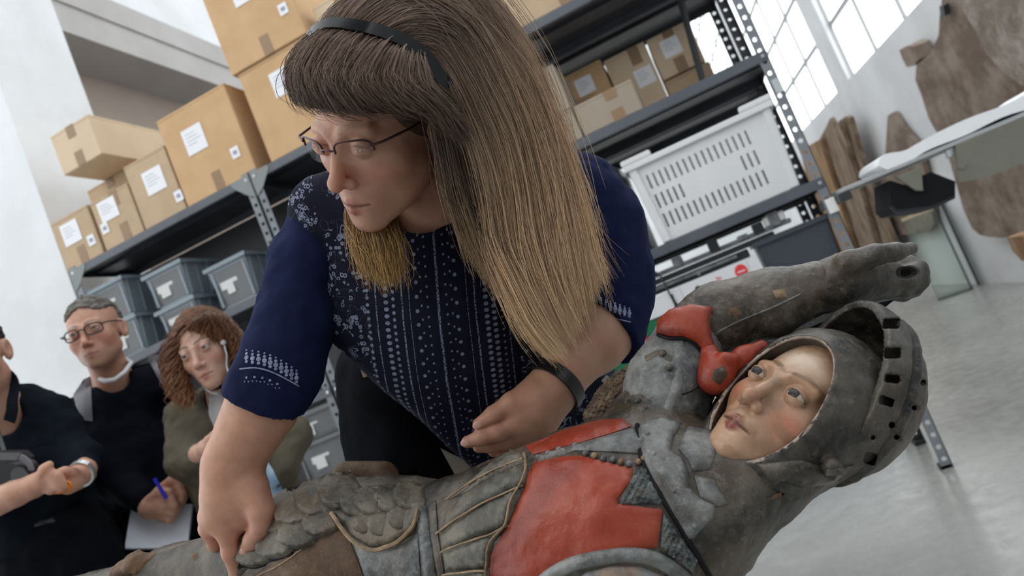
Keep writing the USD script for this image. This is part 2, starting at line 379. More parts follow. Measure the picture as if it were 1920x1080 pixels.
# ---------------------------------------------------------------- cardboard boxes
def cardboard(name, c1, c2): return mat(name, c1, 0.75, 0.25, col2=c2, scale=5, bump=0.12, bscale=90)
M_cards = [cardboard('cardboard_orange', (0.58, 0.385, 0.215), (0.52, 0.335, 0.18)), cardboard('cardboard_tan', (0.51, 0.38, 0.25), (0.45, 0.33, 0.215)),
           cardboard('cardboard_pale', (0.64, 0.51, 0.36), (0.58, 0.455, 0.32)), cardboard('cardboard_grey', (0.37, 0.31, 0.25), (0.33, 0.275, 0.215))]
M_tape = mat('brown_packing_tape', (0.27, 0.17, 0.095), 0.3, 0.5)
M_paper = mat('white_paper', (0.80, 0.81, 0.84), 0.7, 0.3)
M_ink = mat('grey_print', (0.30, 0.32, 0.40), 0.7, 0.2)
M_dark = mat('dark_seam', (0.06, 0.045, 0.03), 0.8)
def carton(x0, x1, y0, y1, z0, z1, m, label, group=None, tape=0.5, stick=None, small=None, tape_top=False, turn=0.0, lid=False):
    c = ((x0 + x1) / 2, (y0 + y1) / 2, z0)
    t = thing('cardboard_box', label, 'box', c, group or 'cardboard cartons on the shelving')
    R = rotz(turn, c) if turn else None
    def mk(*a):
        return bx(*a, M=R)
    zc = z1 - 0.012
    part('box_body', bevel_box(x0, x1, y0, y1, z0, zc, 0.004, M=R), m, t)
    my = (x0 + x1) / 2
    # two top flaps meeting in a seam
    part('flap', mk(x0 + 0.001, x1 - 0.001, y0 + 0.001, (y0 + y1) / 2 - 0.002, zc, z1), m, t)
    part('flap', mk(x0 + 0.001, x1 - 0.001, (y0 + y1) / 2 + 0.002, y1 - 0.001, zc, z1), m, t)
    w, h = x1 - x0, z1 - z0
    if tape is not None:
        tx = x0 + w * tape
        part('tape_strip', cat(mk(tx - 0.027, tx + 0.027, y0 - 0.0015, y0 + 0.001, z0 + 0.001, z0 + min(0.10, h * 0.35))), M_tape, t)
        if tape_top: part('tape_strip', mk(tx - 0.027, tx + 0.027, y0 - 0.0015, y0 + 0.001, z1 - min(0.09, h * 0.3), z1 + 0.001), M_tape, t)
    if stick is not None:
        sx, sz, sw, sh = stick
        px, pz = x0 + w * sx, z0 + h * sz
        s = part('label_sheet', mk(px - sw / 2, px + sw / 2, y0 - 0.003, y0 - 0.0016, pz - sh / 2, pz + sh / 2), M_paper, t)
        ln = [mk(px - sw * 0.36, px + sw * (0.1 + 0.2 * ((i * 7) % 3) / 2), y0 - 0.0036, y0 - 0.0031, pz + sh * (0.30 - 0.14 * i) - 0.0025, pz + sh * (0.30 - 0.14 * i)) for i in range(4)]
        part('print', cat(*ln), M_ink, s)
    if small is not None:
        sx, sz = small; px, pz = x0 + w * sx, z0 + h * sz
        s = part('label_sticker', mk(px - 0.024, px + 0.024, y0 - 0.003, y0 - 0.0016, pz - 0.028, pz + 0.028), M_paper, t)
        part('print', cat(mk(px - 0.012, px + 0.012, y0 - 0.0036, y0 - 0.0031, pz - 0.010, pz + 0.010)), M_ink, s)
    return t
O, T_, PL, GR = M_cards
Z5, Z4, Z3 = 2.345, 1.785, 1.225
carton(-3.15, -2.885, 3.2, 3.62, Z5, 2.625, T_, 'leftmost small brown carton on the top shelf, taped, beside the white pier', tape=0.52, stick=(0.42, 0.66, 0.12, 0.12), small=(0.83, 0.34))
carton(-2.865, -2.60, 3.2, 3.62, Z5, 2.62, T_, 'small carton with glossy tape over its label, second from left on the top shelf', tape=0.6, stick=(0.38, 0.72, 0.12, 0.11), small=(0.16, 0.42), tape_top=True)
carton(-2.59, -2.315, 3.2, 3.5, Z5, 2.70, T_, 'tan carton with white label touching the large orange box on its left', tape=None, tape_top=True, stick=(0.56, 0.60, 0.125, 0.125), small=(0.94, 0.22))
carton(-3.05, -2.64, 3.42, 3.63, 2.63, 2.80, T_, 'tan carton half hidden beneath the tilted pale carton', tape=0.42, tape_top=True)
carton(-2.92, -2.645, 3.16, 3.80, 2.805, 3.03, PL, 'pale carton lying on top of the small cartons at the left end', tape=0.5, tape_top=True)
carton(-2.305, -1.865, 3.2, 3.62, Z5, 2.825, O, 'large orange-brown carton standing alone left of the tall stack', tape=0.5, stick=(0.40, 0.62, 0.125, 0.135), small=(0.83, 0.28))
carton(-1.775, -1.335, 3.2, 3.62, Z5, 2.82, O, 'lower orange-brown carton of the tall two-box stack beside the woman\'s hair', tape=None, tape_top=True, stick=(0.50, 0.70, 0.13, 0.125))
carton(-1.80, -1.345, 3.19, 3.62, 2.825, 3.30, O, 'upper orange-brown carton of the tall two-box stack beside the woman\'s hair', tape=0.52, stick=(0.50, 0.74, 0.14, 0.125), small=(0.85, 0.34))
carton(-1.30, -0.93, 3.25, 3.62, Z5, 2.95, PL, 'pale carton right of the tall stack, above the headband', tape=0.4, tape_top=True)
carton(-0.90, -0.45, 3.2, 3.6, Z5, 2.72, O, 'orange carton at the top edge above the woman\'s parting', tape=0.6, tape_top=True)
carton(-0.44, 0.0, 3.2, 3.6, Z5, 2.66, T_, 'brown carton overhanging the top shelf of the right bay', tape=0.6)
carton(-0.70, -0.335, 3.21, 3.55, 1.93, 2.14, GR, 'grey-brown carton on top of a low one, close to the blond hair', tape=None)
carton(-0.70, -0.335, 3.2, 3.55, Z4, 1.925, GR, 'low grey-brown carton under another, close to the blond hair', tape=None)
carton(-0.328, -0.058, 3.2, 3.5, Z4, 1.925, GR, 'low grey-brown carton with a wide tape band at the front of the right bay', tape=0.62, tape_top=True)
carton(-0.40, -0.165, 3.72, 4.08, Z4, 2.225, O, 'labelled orange carton on the rear bay, leftmost of three', tape=0.5, stick=(0.5, 0.80, 0.09, 0.09))
carton(-0.155, 0.06, 3.72, 4.08, Z4, 2.205, PL, 'labelled pale carton on the rear bay, middle of three', tape=0.7, stick=(0.72, 0.62, 0.09, 0.09), tape_top=True)
carton(0.07, 0.285, 3.72, 4.08, 1.985, 2.20, PL, 'labelled pale carton on the rear bay, rightmost of three, by the diagonal strut', tape=0.5, stick=(0.45, 0.62, 0.09, 0.09), tape_top=True)
carton(0.07, 0.30, 3.74, 4.08, Z4, 1.98, T_, 'carton carrying the rightmost labelled carton of the rear bay', tape=0.5)
part('strut', tube([(0.29, 3.66, 2.30), (0.22, 3.66, 1.80)], 0.018, 6), M_postd, u4, 'dark diagonal strut')

# ---------------------------------------------------------------- grey stacking crates
M_bin = mat('grey_crate_plastic', (0.115, 0.12, 0.128), 0.42, 0.5, col2=(0.14, 0.145, 0.15), scale=4)
M_binb = mat('blue_grey_crate_plastic', (0.20, 0.245, 0.28), 0.42, 0.5, col2=(0.23, 0.275, 0.31), scale=4)
M_lab = mat('torn_paper_label', (0.62, 0.63, 0.62), 0.75, 0.2)
def crate(x0, x1, y0, y1, z0, z1, label, m=M_binb, front=M_bin, group=None, sticker=True, seed=0):
    t = thing('stacking_crate', label, 'crate', ((x0 + x1) / 2, (y0 + y1) / 2, z0), group or 'grey stacking crates on the shelving')
    tp = 0.018; th = 0.004; rim = 0.02
    def wallpts(z, e): 
        k = tp * (1 - (z - z0) / (z1 - z0)); return x0 + k + e, x1 - k - e, y0 + k + e, y1 - k - e
    a = wallpts(z0, 0); b = wallpts(z1, 0); ai = wallpts(z0, th); bi = wallpts(z1, th)
    def loop(q, z): return [(q[0], q[2], z), (q[1], q[2], z), (q[1], q[3], z), (q[0], q[3], z)]
    v = np.array(loop(a, z0) + loop(b, z1) + loop(bi, z1) + loop(ai, z0 + th)); f = []
    for L0 in (0, 4, 8):
        for j in range(4):
            k = (j + 1) % 4; f += [[L0 + j, L0 + k, L0 + 4 + k], [L0 + j, L0 + 4 + k, L0 + 4 + j]]
    f += [[0, 2, 1], [0, 3, 2], [12, 13, 14], [12, 14, 15]]
    part('crate_body', trimesh.Trimesh(v, np.array(f), process=False), m, t)
    k = 0.012
    q = wallpts(z0 + 0.02, -0.001); q1 = wallpts(z1 - 0.03, -0.001)
    fp = np.array([(q[0] + .006, q[2], z0 + 0.014), (q[1] - .006, q[2], z0 + 0.014), (q1[1] - .006, q1[2], z1 - 0.035), (q1[0] + .006, q1[2], z1 - 0.035)])
    fp2 = fp + np.array([0, 0.003, 0])
    part('front_panel', trimesh.convex.convex_hull(np.vstack([fp, fp2])), front, t)
    r = [bx(x0 - k, x1 + k, y0 - k, y0 + 0.004, z1 - rim, z1), bx(x0 - k, x1 + k, y1 - 0.004, y1 + k, z1 - rim, z1), bx(x0 - k, x0 + 0.004, y0, y1, z1 - rim, z1), bx(x1 - 0.004, x1 + k, y0, y1, z1 - rim, z1)]
    part('rim', cat(*r), m, t)
    rb = []
    for fx in (0.0, 1.0):
        for yy in np.linspace(y0 + 0.03, y1 - 0.03, 5):
            xb, xt = (x0 + tp, x0) if fx == 0 else (x1 - tp, x1); s = -1 if fx == 0 else 1
            rb.append(trimesh.convex.convex_hull(np.array([(xb, yy - .006, z0 + .01), (xb, yy + .006, z0 + .01), (xb + s * .008, yy - .006, z0 + .01), (xb + s * .008, yy + .006, z0 + .01), (xt, yy - .006, z1 - .02), (xt, yy + .006, z1 - .02), (xt + s * .008, yy - .006, z1 - .02), (xt + s * .008, yy + .006, z1 - .02)])))
    for r_ in rb[5:]: part('rib', r_, m, t)
    for xx in (x0 + 0.022, x1 - 0.022):
        part('rib', bx(xx - 0.006, xx + 0.006, y0 + 0.0, y0 + 0.02, z0 + 0.012, z1 - 0.02), m, t)
    if sticker:
        rs = random.Random(seed); cx, cz = (x0 + x1) / 2 - 0.02, (z0 + z1) / 2
        poly = unary_union([sbox(-0.055, 0.0, 0.05, 0.045), sbox(-0.03 + rs.uniform(-.02, .02), -0.05, 0.02, 0.02), sbox(-0.055, -0.02, -0.01, 0.03)])
        part('torn_label', extrude(poly, 0.0015, frame((cx, y0 + 0.0075, cz), (1, 0, 0), (0, 0.0, 1), (0, -1, 0))), M_lab, t)
    return t
crate(-3.085, -2.85, 3.215, 3.60, 1.79, 1.985, 'grey stacking crate under another, behind the bespectacled man\'s head', seed=1)
crate(-3.085, -2.85, 3.215, 3.60, 1.99, 2.20, 'upper grey stacking crate of the stack next to the pier', seed=2)
crate(-2.715, -2.475, 3.215, 3.60, 1.79, 1.935, 'low grey crate carrying another, above the curly hair', seed=3)
crate(-2.715, -2.475, 3.215, 3.60, 1.94, 2.135, 'upper grey crate in the middle of the crate shelf', seed=4)
crate(-2.35, -2.11, 3.215, 3.60, 1.79, 2.02, 'single grey crate at the right end of the crate shelf', seed=5)
for i, (z0, z1, nm) in enumerate(((0.672, 0.83, 'lowest'), (0.835, 1.015, 'middle'), (1.02, 1.16, 'topmost'))):
    crate(-2.24, -1.95, 3.215, 3.60, z0, z1, nm + ' dark grey crate of the three stacked beside the woman\'s trouser leg', m=M_bin, seed=7 + i)
# plain cartons and dark things inside the dim bays
M_dim = mat('dark_plastic_case', (0.02, 0.022, 0.026), 0.45, 0.5)
# ---------------------------------------------------------------- heads (local frame: x = the person's right, y = forward, z = up; a head is 0.23 high)
def head_sdf(q, opening=1.0, ears=True, fem=0.0, lipw=1.0, mouth=0.0):
    ax = q.copy(); ax[:, 0] = np.abs(ax[:, 0])
    d = sd_ell(q, (0, -0.018, 0.034), (0.0735, 0.094, 0.083))
    d = smin(d, sd_ell(q, (0, 0.026, -0.028), (0.060 - 0.003 * fem, 0.063, 0.085)), 0.03)
    d = smin(d, sd_rc(ax, (0.046 - 0.005 * fem, 0.012, -0.060), (0.012, 0.071, -0.099), 0.016, 0.014), 0.03)
    d = smin(d, sd_sph(q, (0, 0.079, -0.103), 0.013), 0.02)
    d = smin(d, sd_sph(ax, (0.042, 0.053, -0.027), 0.018), 0.03)
    d = smin(d, sd_rc(ax, (0.012, 0.086, 0.015), (0.042, 0.073, 0.017), 0.0068 - 0.002 * fem, 0.006), 0.016)
    d = smax(d, -sd_sph(ax, (0.032, 0.1005, -0.0015), 0.0165), 0.014)
    d = smin(d, sd_ell(q, (0, 0.073, -0.068), (0.028, 0.022, 0.026)), 0.02)
    d = smin(d, sd_rc(q, (0, 0.085, 0.008), (0, 0.106, -0.034), 0.0062, 0.0088), 0.012)
    d = smin(d, sd_sph(q, (0, 0.1095, -0.0375), 0.0092), 0.008)
    d = smin(d, sd_sph(ax, (0.0122, 0.0975, -0.0415), 0.0072), 0.006)
    d = smax(d, -sd_sph(ax, (0.0062, 0.1045, -0.0492), 0.0034), 0.003)
    d = smin(d, sd_rc(ax, (0.003, 0.0955, -0.0668), (0.021 * lipw, 0.087, -0.0713 + mouth), 0.0050, 0.0020), 0.004)
    d = smin(d, sd_rc(ax, (0, 0.0938, -0.0785), (0.017 * lipw, 0.0868, -0.0745 + mouth * 0.6), 0.0060, 0.0028), 0.005)
    d = smax(d, -sd_rc(ax, (0, 0.1012, -0.0726), (0.0235 * lipw, 0.0890, -0.0722 + mouth), 0.0016, 0.0012), 0.002)
    e = ax - np.array([0.0315, 0.0795, 0.0])
    up, lo = 0.0062 * opening * (1 - (e[:, 0] / 0.0142) ** 2), -0.0044 * opening * (1 - (e[:, 0] / 0.0142) ** 2)
    if opening > 0.05:
        lid = smax(np.linalg.norm(e, axis=1) - 0.0138, -np.maximum(e[:, 2] - up, lo - e[:, 2]), 0.0012)
    else:
        lid = smax(np.linalg.norm(e, axis=1) - 0.0138, -(np.abs(e[:, 2] + 0.004) - 0.0004), 0.001)
    d = smin(d, lid, 0.004)
    if ears:
        c = np.array([0.0765, -0.012, -0.012]); M = np.array([[0.93, 0.36, 0], [-0.36, 0.93, 0.2], [0, -0.2, 0.98]]).T
        ear = sd_ell(ax, c, (0.008, 0.019, 0.031), M)
        ear = smax(ear, -sd_ell(ax, c + np.array([0.009, 0.003, 0.002]), (0.007, 0.011, 0.02), M), 0.003)
        d = smin(d, ear, 0.006)
    return d
def gauss(v, c, r): return np.exp(-((v - np.asarray(c)) ** 2 / np.asarray(r) ** 2).sum(1))
def face_colors(v, skin, lip, blush=0.25, brow=(0.08, 0.05, 0.03), browk=0.8, stubble=0.0, hue=(0.6, 0.22, 0.17), browz=0.021, blush_r=0.02):
    a = v.copy(); a[:, 0] = np.abs(a[:, 0]); n = len(v)
    c = np.tile(np.asarray(skin, float), (n, 1))
    def mixin(w, col):
        nonlocal c
        w = np.clip(w, 0, 1)[:, None]; c = c * (1 - w) + np.asarray(col) * w
    mixin(blush * gauss(a, (0.041, 0.062, -0.034), (blush_r, 0.03, blush_r * 0.8)), hue)
    mixin(blush * 0.6 * gauss(a, (0.004, 0.11, -0.038), (0.012, 0.014, 0.012)), hue)
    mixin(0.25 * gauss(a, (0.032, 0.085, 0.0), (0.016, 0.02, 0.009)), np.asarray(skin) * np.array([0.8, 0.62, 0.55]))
    if stubble: mixin(stubble * np.clip((-0.055 - v[:, 2]) / 0.03, 0, 1) * np.clip((v[:, 1] - 0.0) / 0.04, 0, 1), (0.16, 0.13, 0.12))
    dl = np.minimum(sd_rc(a, (0.0, 0.0965, -0.0672), (0.0215, 0.087, -0.0715), 0.0055, 0.002), sd_rc(a, (0, 0.095, -0.0785), (0.0175, 0.0868, -0.0745), 0.0066, 0.003))
    mixin(np.clip(-dl / 0.002 + 0.6, 0, 1) * (v[:, 1] > 0.06), lip)
    mixin(0.75 * np.clip(-sd_rc(a, (0, 0.100, -0.0726), (0.0225, 0.0885, -0.0722), 0.0026, 0.0018) / 0.001 + 0.3, 0, 1), np.asarray(lip) * 0.35)
    db = np.minimum(sd_rc(a, (0.012, 0.09, browz), (0.028, 0.086, browz + 0.005), 0.0044, 0.0042), sd_rc(a, (0.028, 0.086, browz + 0.005), (0.047, 0.07, browz + 0.001), 0.0042, 0.0022))
    db[a[:, 1] < 0.04] = 1
    # brow strips are judged in front view, so depth does not matter
    fx = np.stack([a[:, 0], np.zeros(n), a[:, 2]], 1)
    db = np.minimum(sd_rc(fx, (0.012, 0, browz), (0.028, 0, browz + 0.005), 0.0040, 0.0036), sd_rc(fx, (0.028, 0, browz + 0.005), (0.048, 0, browz + 0.001), 0.0036, 0.0015)); db[v[:, 1] < 0.04] = 1
    mixin(browk * np.clip(-db / 0.0015 + 0.4, 0, 1), brow)
    e = a - np.array([0.0315, 0.0795, 0]); r = np.linalg.norm(e, axis=1)
    lash = np.exp(-((e[:, 2] - 0.0062 * (1 - (e[:, 0] / 0.0142) ** 2)) / 0.0010) ** 2) * (r < 0.0145) * (np.abs(e[:, 0]) < 0.0135)
    mixin(0.75 * lash, (0.07, 0.04, 0.03))
    return c
def eye_mesh(side, M, s, gaze=(0, 1, 0), iris=(0.10, 0.06, 0.035), white=(0.74, 0.71, 0.68), r=0.0122, iris_a=0.46):
    m = trimesh.creation.icosphere(4, r); g = np.asarray(gaze, float); g /= np.linalg.norm(g)
    n = m.vertices / r; ang = np.arccos(np.clip(n @ g, -1, 1)); c = np.tile(np.asarray(white, float), (len(n), 1))
    c[ang < iris_a + 0.06] = np.asarray(iris) * 0.5; c[ang < iris_a - 0.03] = iris; c[ang < iris_a * 0.45] = (0.008, 0.008, 0.009)
    m.vertices += np.array([side * 0.0315, 0.0795, 0]); m.vertices *= s; m.apply_transform(M); return m, c
def head_frame(px, py, d, fwd, up):
    """origin of a head (between the ears, at eye height) and its axes; fwd and up are (image right, image up, towards the viewer)"""
    def w(v): return v[0] * CR + v[1] * CU - v[2] * fw
    f, u = w(np.asarray(fwd, float)), w(np.asarray(up, float)); f /= np.linalg.norm(f)
    u = u - f * (u @ f); u /= np.linalg.norm(u); return frame(P(px, py, d), np.cross(f, u), f, u)
def to_local(p, M, s): return (p - M[:3, 3]) @ M[:3, :3] / s
def to_world(q, M, s): return (np.asarray(q, float) * s) @ M[:3, :3].T + M[:3, 3]
def skin_mat(name, rough=0.45, sub=0.12): return mat(name, (1, 1, 1), rough, 0.4, vcol=True, sub=sub, col2=(0.90, 0.86, 0.84), scale=55, bump=0.06, bscale=350)
M_skin = skin_mat('skin')
M_eye = mat('eye', (1, 1, 1), 0.12, 0.6, vcol=True)

# a patch: a plate that follows a modelled surface, its outline given where the eye of the camera meets that surface
class Surf:
    def __init__(s, m):
        s.m = m; s.n = m.vertex_normals; s.ray = trimesh.ray.ray_pyembree.RayMeshIntersector(m) if hasattr(trimesh.ray, 'ray_pyembree') else m.ray
    def hit(s, xy):
        d = np.array([ray(x, y) for x, y in xy]); d /= np.linalg.norm(d, axis=1, keepdims=True)
        loc, ri, ti = s.ray.intersects_location(np.tile(CAM, (len(d), 1)), d, multiple_hits=False)
        pts = np.full((len(d), 3), np.nan); nr = np.full((len(d), 3), np.nan)
        pts[ri] = loc; f = s.m.faces[ti]; bc = trimesh.triangles.points_to_barycentric(s.m.triangles[ti], loc); bc = np.nan_to_num(bc, nan=1 / 3)
        nr[ri] = (s.n[f] * bc[:, :, None]).sum(1)
        bad = np.isnan(pts[:, 0])
        if bad.any():
            from scipy.spatial import cKDTree
            good = np.where(~bad)[0]; tr = cKDTree(np.asarray(xy)[good]); _, k = tr.query(np.asarray(xy)[bad]); src = good[k]
            dep = (pts[src] - CAM) @ fw
            pts[bad] = np.array([P(x, y, q) for (x, y), q in zip(np.asarray(xy)[bad], dep)]); nr[bad] = nr[src]
        nr /= np.maximum(np.linalg.norm(nr, axis=1, keepdims=True), 1e-9); return pts, nr
def densify(poly, step):
    poly = np.asarray(poly, float); out = []
    for a, b in zip(poly, np.roll(poly, -1, 0)):
        k = max(int(np.linalg.norm(b - a) / step), 1)
        out += [a + (b - a) * i / k for i in range(k)]
    return np.array(out)
def curve_px(pts, n=40, closed=False):
    """smooth line through pixel points"""
    from scipy.interpolate import CubicSpline
    p = np.asarray(pts, float)
    if closed: p = np.vstack([p, p[:1]])
    s = np.r_[0, np.cumsum(np.linalg.norm(np.diff(p, axis=0), axis=1))]
    q = CubicSpline(s, p, bc_type='periodic' if closed else 'natural')(np.linspace(0, s[-1], n)); return q[:-1] if closed else q
def patch(surf, poly, th=0.004, step=7, bevel=6, hfun=None, sink=0.003):
    from scipy.spatial import Delaunay
    from shapely import contains_xy
    poly = densify(poly, step); pg = Polygon(poly).buffer(0)
    if pg.geom_type != 'Polygon': pg = max(pg.geoms, key=lambda g: g.area)
    poly = densify(np.array(pg.exterior.coords)[:-1], step)
    x0, y0, x1, y1 = pg.bounds; inner = pg.buffer(-step * 0.6)
    gx, gy = np.meshgrid(np.arange(x0, x1, step), np.arange(y0, y1, step * 0.87)); gx = gx + (np.arange(len(gx)) % 2)[:, None] * step / 2
    g = np.stack([gx.ravel(), gy.ravel()], 1); g = g[contains_xy(inner, g[:, 0], g[:, 1])] if not inner.is_empty else np.zeros((0, 2))
    xy = np.vstack([poly, g]); nb = len(poly)
    tri = Delaunay(xy).simplices; cen = xy[tri].mean(1); tri = tri[contains_xy(pg, cen[:, 0], cen[:, 1])]
    a, b, c = xy[tri[:, 0]], xy[tri[:, 1]], xy[tri[:, 2]]
    ar = (b[:, 0] - a[:, 0]) * (c[:, 1] - a[:, 1]) - (b[:, 1] - a[:, 1]) * (c[:, 0] - a[:, 0])
    tri = tri[np.abs(ar) > 1e-3]; ar = ar[np.abs(ar) > 1e-3]; tri[ar > 0] = tri[ar > 0][:, ::-1]
    pts, nr = surf.hit(xy)
    from shapely import points, distance
    dist = distance(points(xy), pg.exterior); t = np.minimum(1, 0.35 + 0.65 * np.sqrt(np.clip(dist / bevel, 0, 1)))
    h = th * t if hfun is None else np.array([hfun(x, y) for x, y in xy]) * t
    top, bot = pts + nr * h[:, None], pts - nr * sink
    n = len(xy); f = [tri, tri[:, ::-1] + n]
    e = np.vstack([tri[:, [0, 1]], tri[:, [1, 2]], tri[:, [2, 0]]]); es = set(map(tuple, e)); bd = np.array([x for x in es if (x[1], x[0]) not in es])
    f += [np.stack([bd[:, 1], bd[:, 0], bd[:, 0] + n], 1), np.stack([bd[:, 1], bd[:, 0] + n, bd[:, 1] + n], 1)]
    m = trimesh.Trimesh(np.vstack([top, bot]), np.vstack(f), process=False); m.fix_normals(); return m
def line_on(surf, pts, r=0.002, lift=0.001, n=40, seg=6, rad=None):
    q = curve_px(pts, n) if len(pts) > 2 else np.array([np.asarray(pts[0]) + (np.asarray(pts[1]) - np.asarray(pts[0])) * t for t in np.linspace(0, 1, n)])
    p, nr = surf.hit(q); return tube(p + nr * lift, r if rad is None else rad, seg)


def armour(name, a, b, rough=0.45, spec=0.5, scale=9, bump=0.5, bscale=70, detail=8, stretch=None, lo=0.42, hi=0.60, stain=(0.085, 0.052, 0.028), stains=0.5, chips=(0.30, 0.27, 0.22), chip=0.35):
    """old painted or weathered surface: cloudy base, brown stains, fine pale wear"""
    if name in _mats: return _mats[name]
    N = {'tc': ('texture_coordinate', {}), 'p': ('principled_bsdf', dict(specular_ior_level=spec)),
         'n': ('noise_texture', dict(scale=scale, detail=detail, roughness=.68)), 'r': ('rgb_ramp', dict(ramp=[(lo, tuple(a)), (hi, tuple(b))])),
         'n2': ('noise_texture', dict(scale=scale * .55, detail=9, roughness=.72, distortion=.6)), 'r2': ('rgb_ramp', dict(ramp=[(.50, (0, 0, 0)), (.60, (stains,) * 3)])),
         'n3': ('noise_texture', dict(scale=scale * 5, detail=10, roughness=.78)), 'r3': ('rgb_ramp', dict(ramp=[(.53, (0, 0, 0)), (.63, (chip,) * 3)])),
         'm1': ('mix_color', dict(blend_type='mix', b=tuple(stain))), 'm2': ('mix_color', dict(blend_type='mix', b=tuple(chips))),
         'rr': ('rgb_ramp', dict(ramp=[(.3, (max(rough - .12, .1),) * 3), (.7, (rough + .16,) * 3)])),
         'bn': ('noise_texture', dict(scale=bscale, detail=6, roughness=.65)), 'b': ('bump', dict(strength=bump, distance=.004))}
    src = 'tc.object'; Lk = []
    if stretch is not None: N['mp'] = ('mapping', dict(scale=tuple(stretch))); Lk.append((src, 'mp.vector')); src = 'mp.vector'
    Lk += [(src, k + '.vector') for k in ('n', 'n2', 'n3', 'bn')] + [('n.fac', 'r.fac'), ('n2.fac', 'r2.fac'), ('n3.fac', 'r3.fac'), ('r2.color', 'm1.fac'), ('r.color', 'm1.a'), ('r3.color', 'm2.fac'), ('m1.result', 'm2.a'),
        ('m2.result', 'p.base_color'), ('n3.fac', 'rr.fac'), ('rr.color', 'p.roughness'), ('bn.fac', 'b.height'), ('b.normal', 'p.normal')]
    _mats[name] = usdkit.material(stage, '/World/Looks/' + name, N, Lk, surface='p.BSDF'); return _mats[name]
M_blk = mat('black_void_board', (0.006, 0.006, 0.008), 0.6, 0.2)
# ---------------------------------------------------------------- other things on the shelves
M_whitep = mat('white_crate_plastic', (.74, .74, .75), .42, .45, col2=(.68, .69, .70), scale=3)
WC = thing('slotted_crate', 'large white plastic crate with rows of slots on the right-hand bay', 'crate', (.1, 3.4, 1.226))
def slot_panel(w0, w1, h):
    s = Polygon([(-w0 / 2, 0), (w0 / 2, 0), (w1 / 2, h), (-w1 / 2, h)]); hs = []
    n = 17
    for r, zc in enumerate((.085, .173, .262)):
        for i in range(n):
            x = -.245 + i * .43 / (n - 1)
            if r == 1 and 5 <= i <= 13: continue
            hs.append(sbox(x - .0046, zc - .031, x + .0046, zc + .031))
    return s.difference(unary_union(hs))
cx = .09
part('front_panel', extrude(slot_panel(.585, .625, .345), .006, frame((cx, 3.215, 1.23), (1, 0, 0), (0, -.0 , 1), (0, 1, 0))), M_whitep, WC)
part('rear_panel', extrude(Polygon([(-.2925, 0), (.2925, 0), (.3125, .345), (-.3125, .345)]), .006, frame((cx, 3.60, 1.23), (1, 0, 0), (0, 0, 1), (0, 1, 0))), M_whitep, WC)
for s_ in (-1, 1):
    part('side_panel', trimesh.convex.convex_hull(np.array([(cx + s_ * (.2925 + o), y, 1.23) for o in (0, -.006) for y in (3.218, 3.604)] + [(cx + s_ * (.3125 + o), y, 1.575) for o in (0, -.006) for y in (3.218, 3.604)])), M_whitep, WC)
    part('corner_rib', trimesh.convex.convex_hull(np.array([(cx + s_ * (.287 + o), 3.205, 1.232) for o in (0, -.03)] + [(cx + s_ * (.287 + o), 3.217, 1.232) for o in (0, -.03)] + [(cx + s_ * (.306 + o), 3.205, 1.57) for o in (0, -.03)] + [(cx + s_ * (.306 + o), 3.217, 1.57) for o in (0, -.03)])), M_whitep, WC)
part('crate_floor', bx(cx - .288, cx + .288, 3.22, 3.6, 1.226, 1.234), M_whitep, WC)
part('rim', cat(bevel_box(cx - .325, cx + .325, 3.195, 3.222, 1.565, 1.592, .004), bevel_box(cx - .325, cx + .325, 3.598, 3.622, 1.565, 1.592, .004), bevel_box(cx - .327, cx - .303, 3.2, 3.62, 1.565, 1.592, .004), bevel_box(cx + .303, cx + .327, 3.2, 3.62, 1.565, 1.592, .004)), M_whitep, WC)
for s_ in (-1, 1):
    [part('stacking_lug', bevel_box(cx + s_ * .26 - .067, cx + s_ * .26 + .067, y - .014, y + .014, 1.592, 1.618, .005), M_whitep, WC) for y in (3.209, 3.609)]
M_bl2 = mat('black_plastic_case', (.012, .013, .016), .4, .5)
solo('equipment_case', bevel_box(-.68, -.255, 3.22, 3.62, 1.227, 1.62, .01), M_bl2, 'tall black equipment case between the blue sleeve and the white slotted crate', 'case')
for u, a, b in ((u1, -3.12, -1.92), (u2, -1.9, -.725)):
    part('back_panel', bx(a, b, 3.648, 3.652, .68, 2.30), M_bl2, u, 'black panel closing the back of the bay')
M_bind = {'white': mat('white_binder', (.72, .72, .74), .45, .4), 'green': mat('green_binder', (.008, .13, .055), .45, .4), 'red': mat('red_binder', (.50, .015, .04), .4, .4)}
M_page = mat('binder_pages', (.6, .58, .52), .8); M_redink = mat('red_ink', (.72, .05, .06), .6)
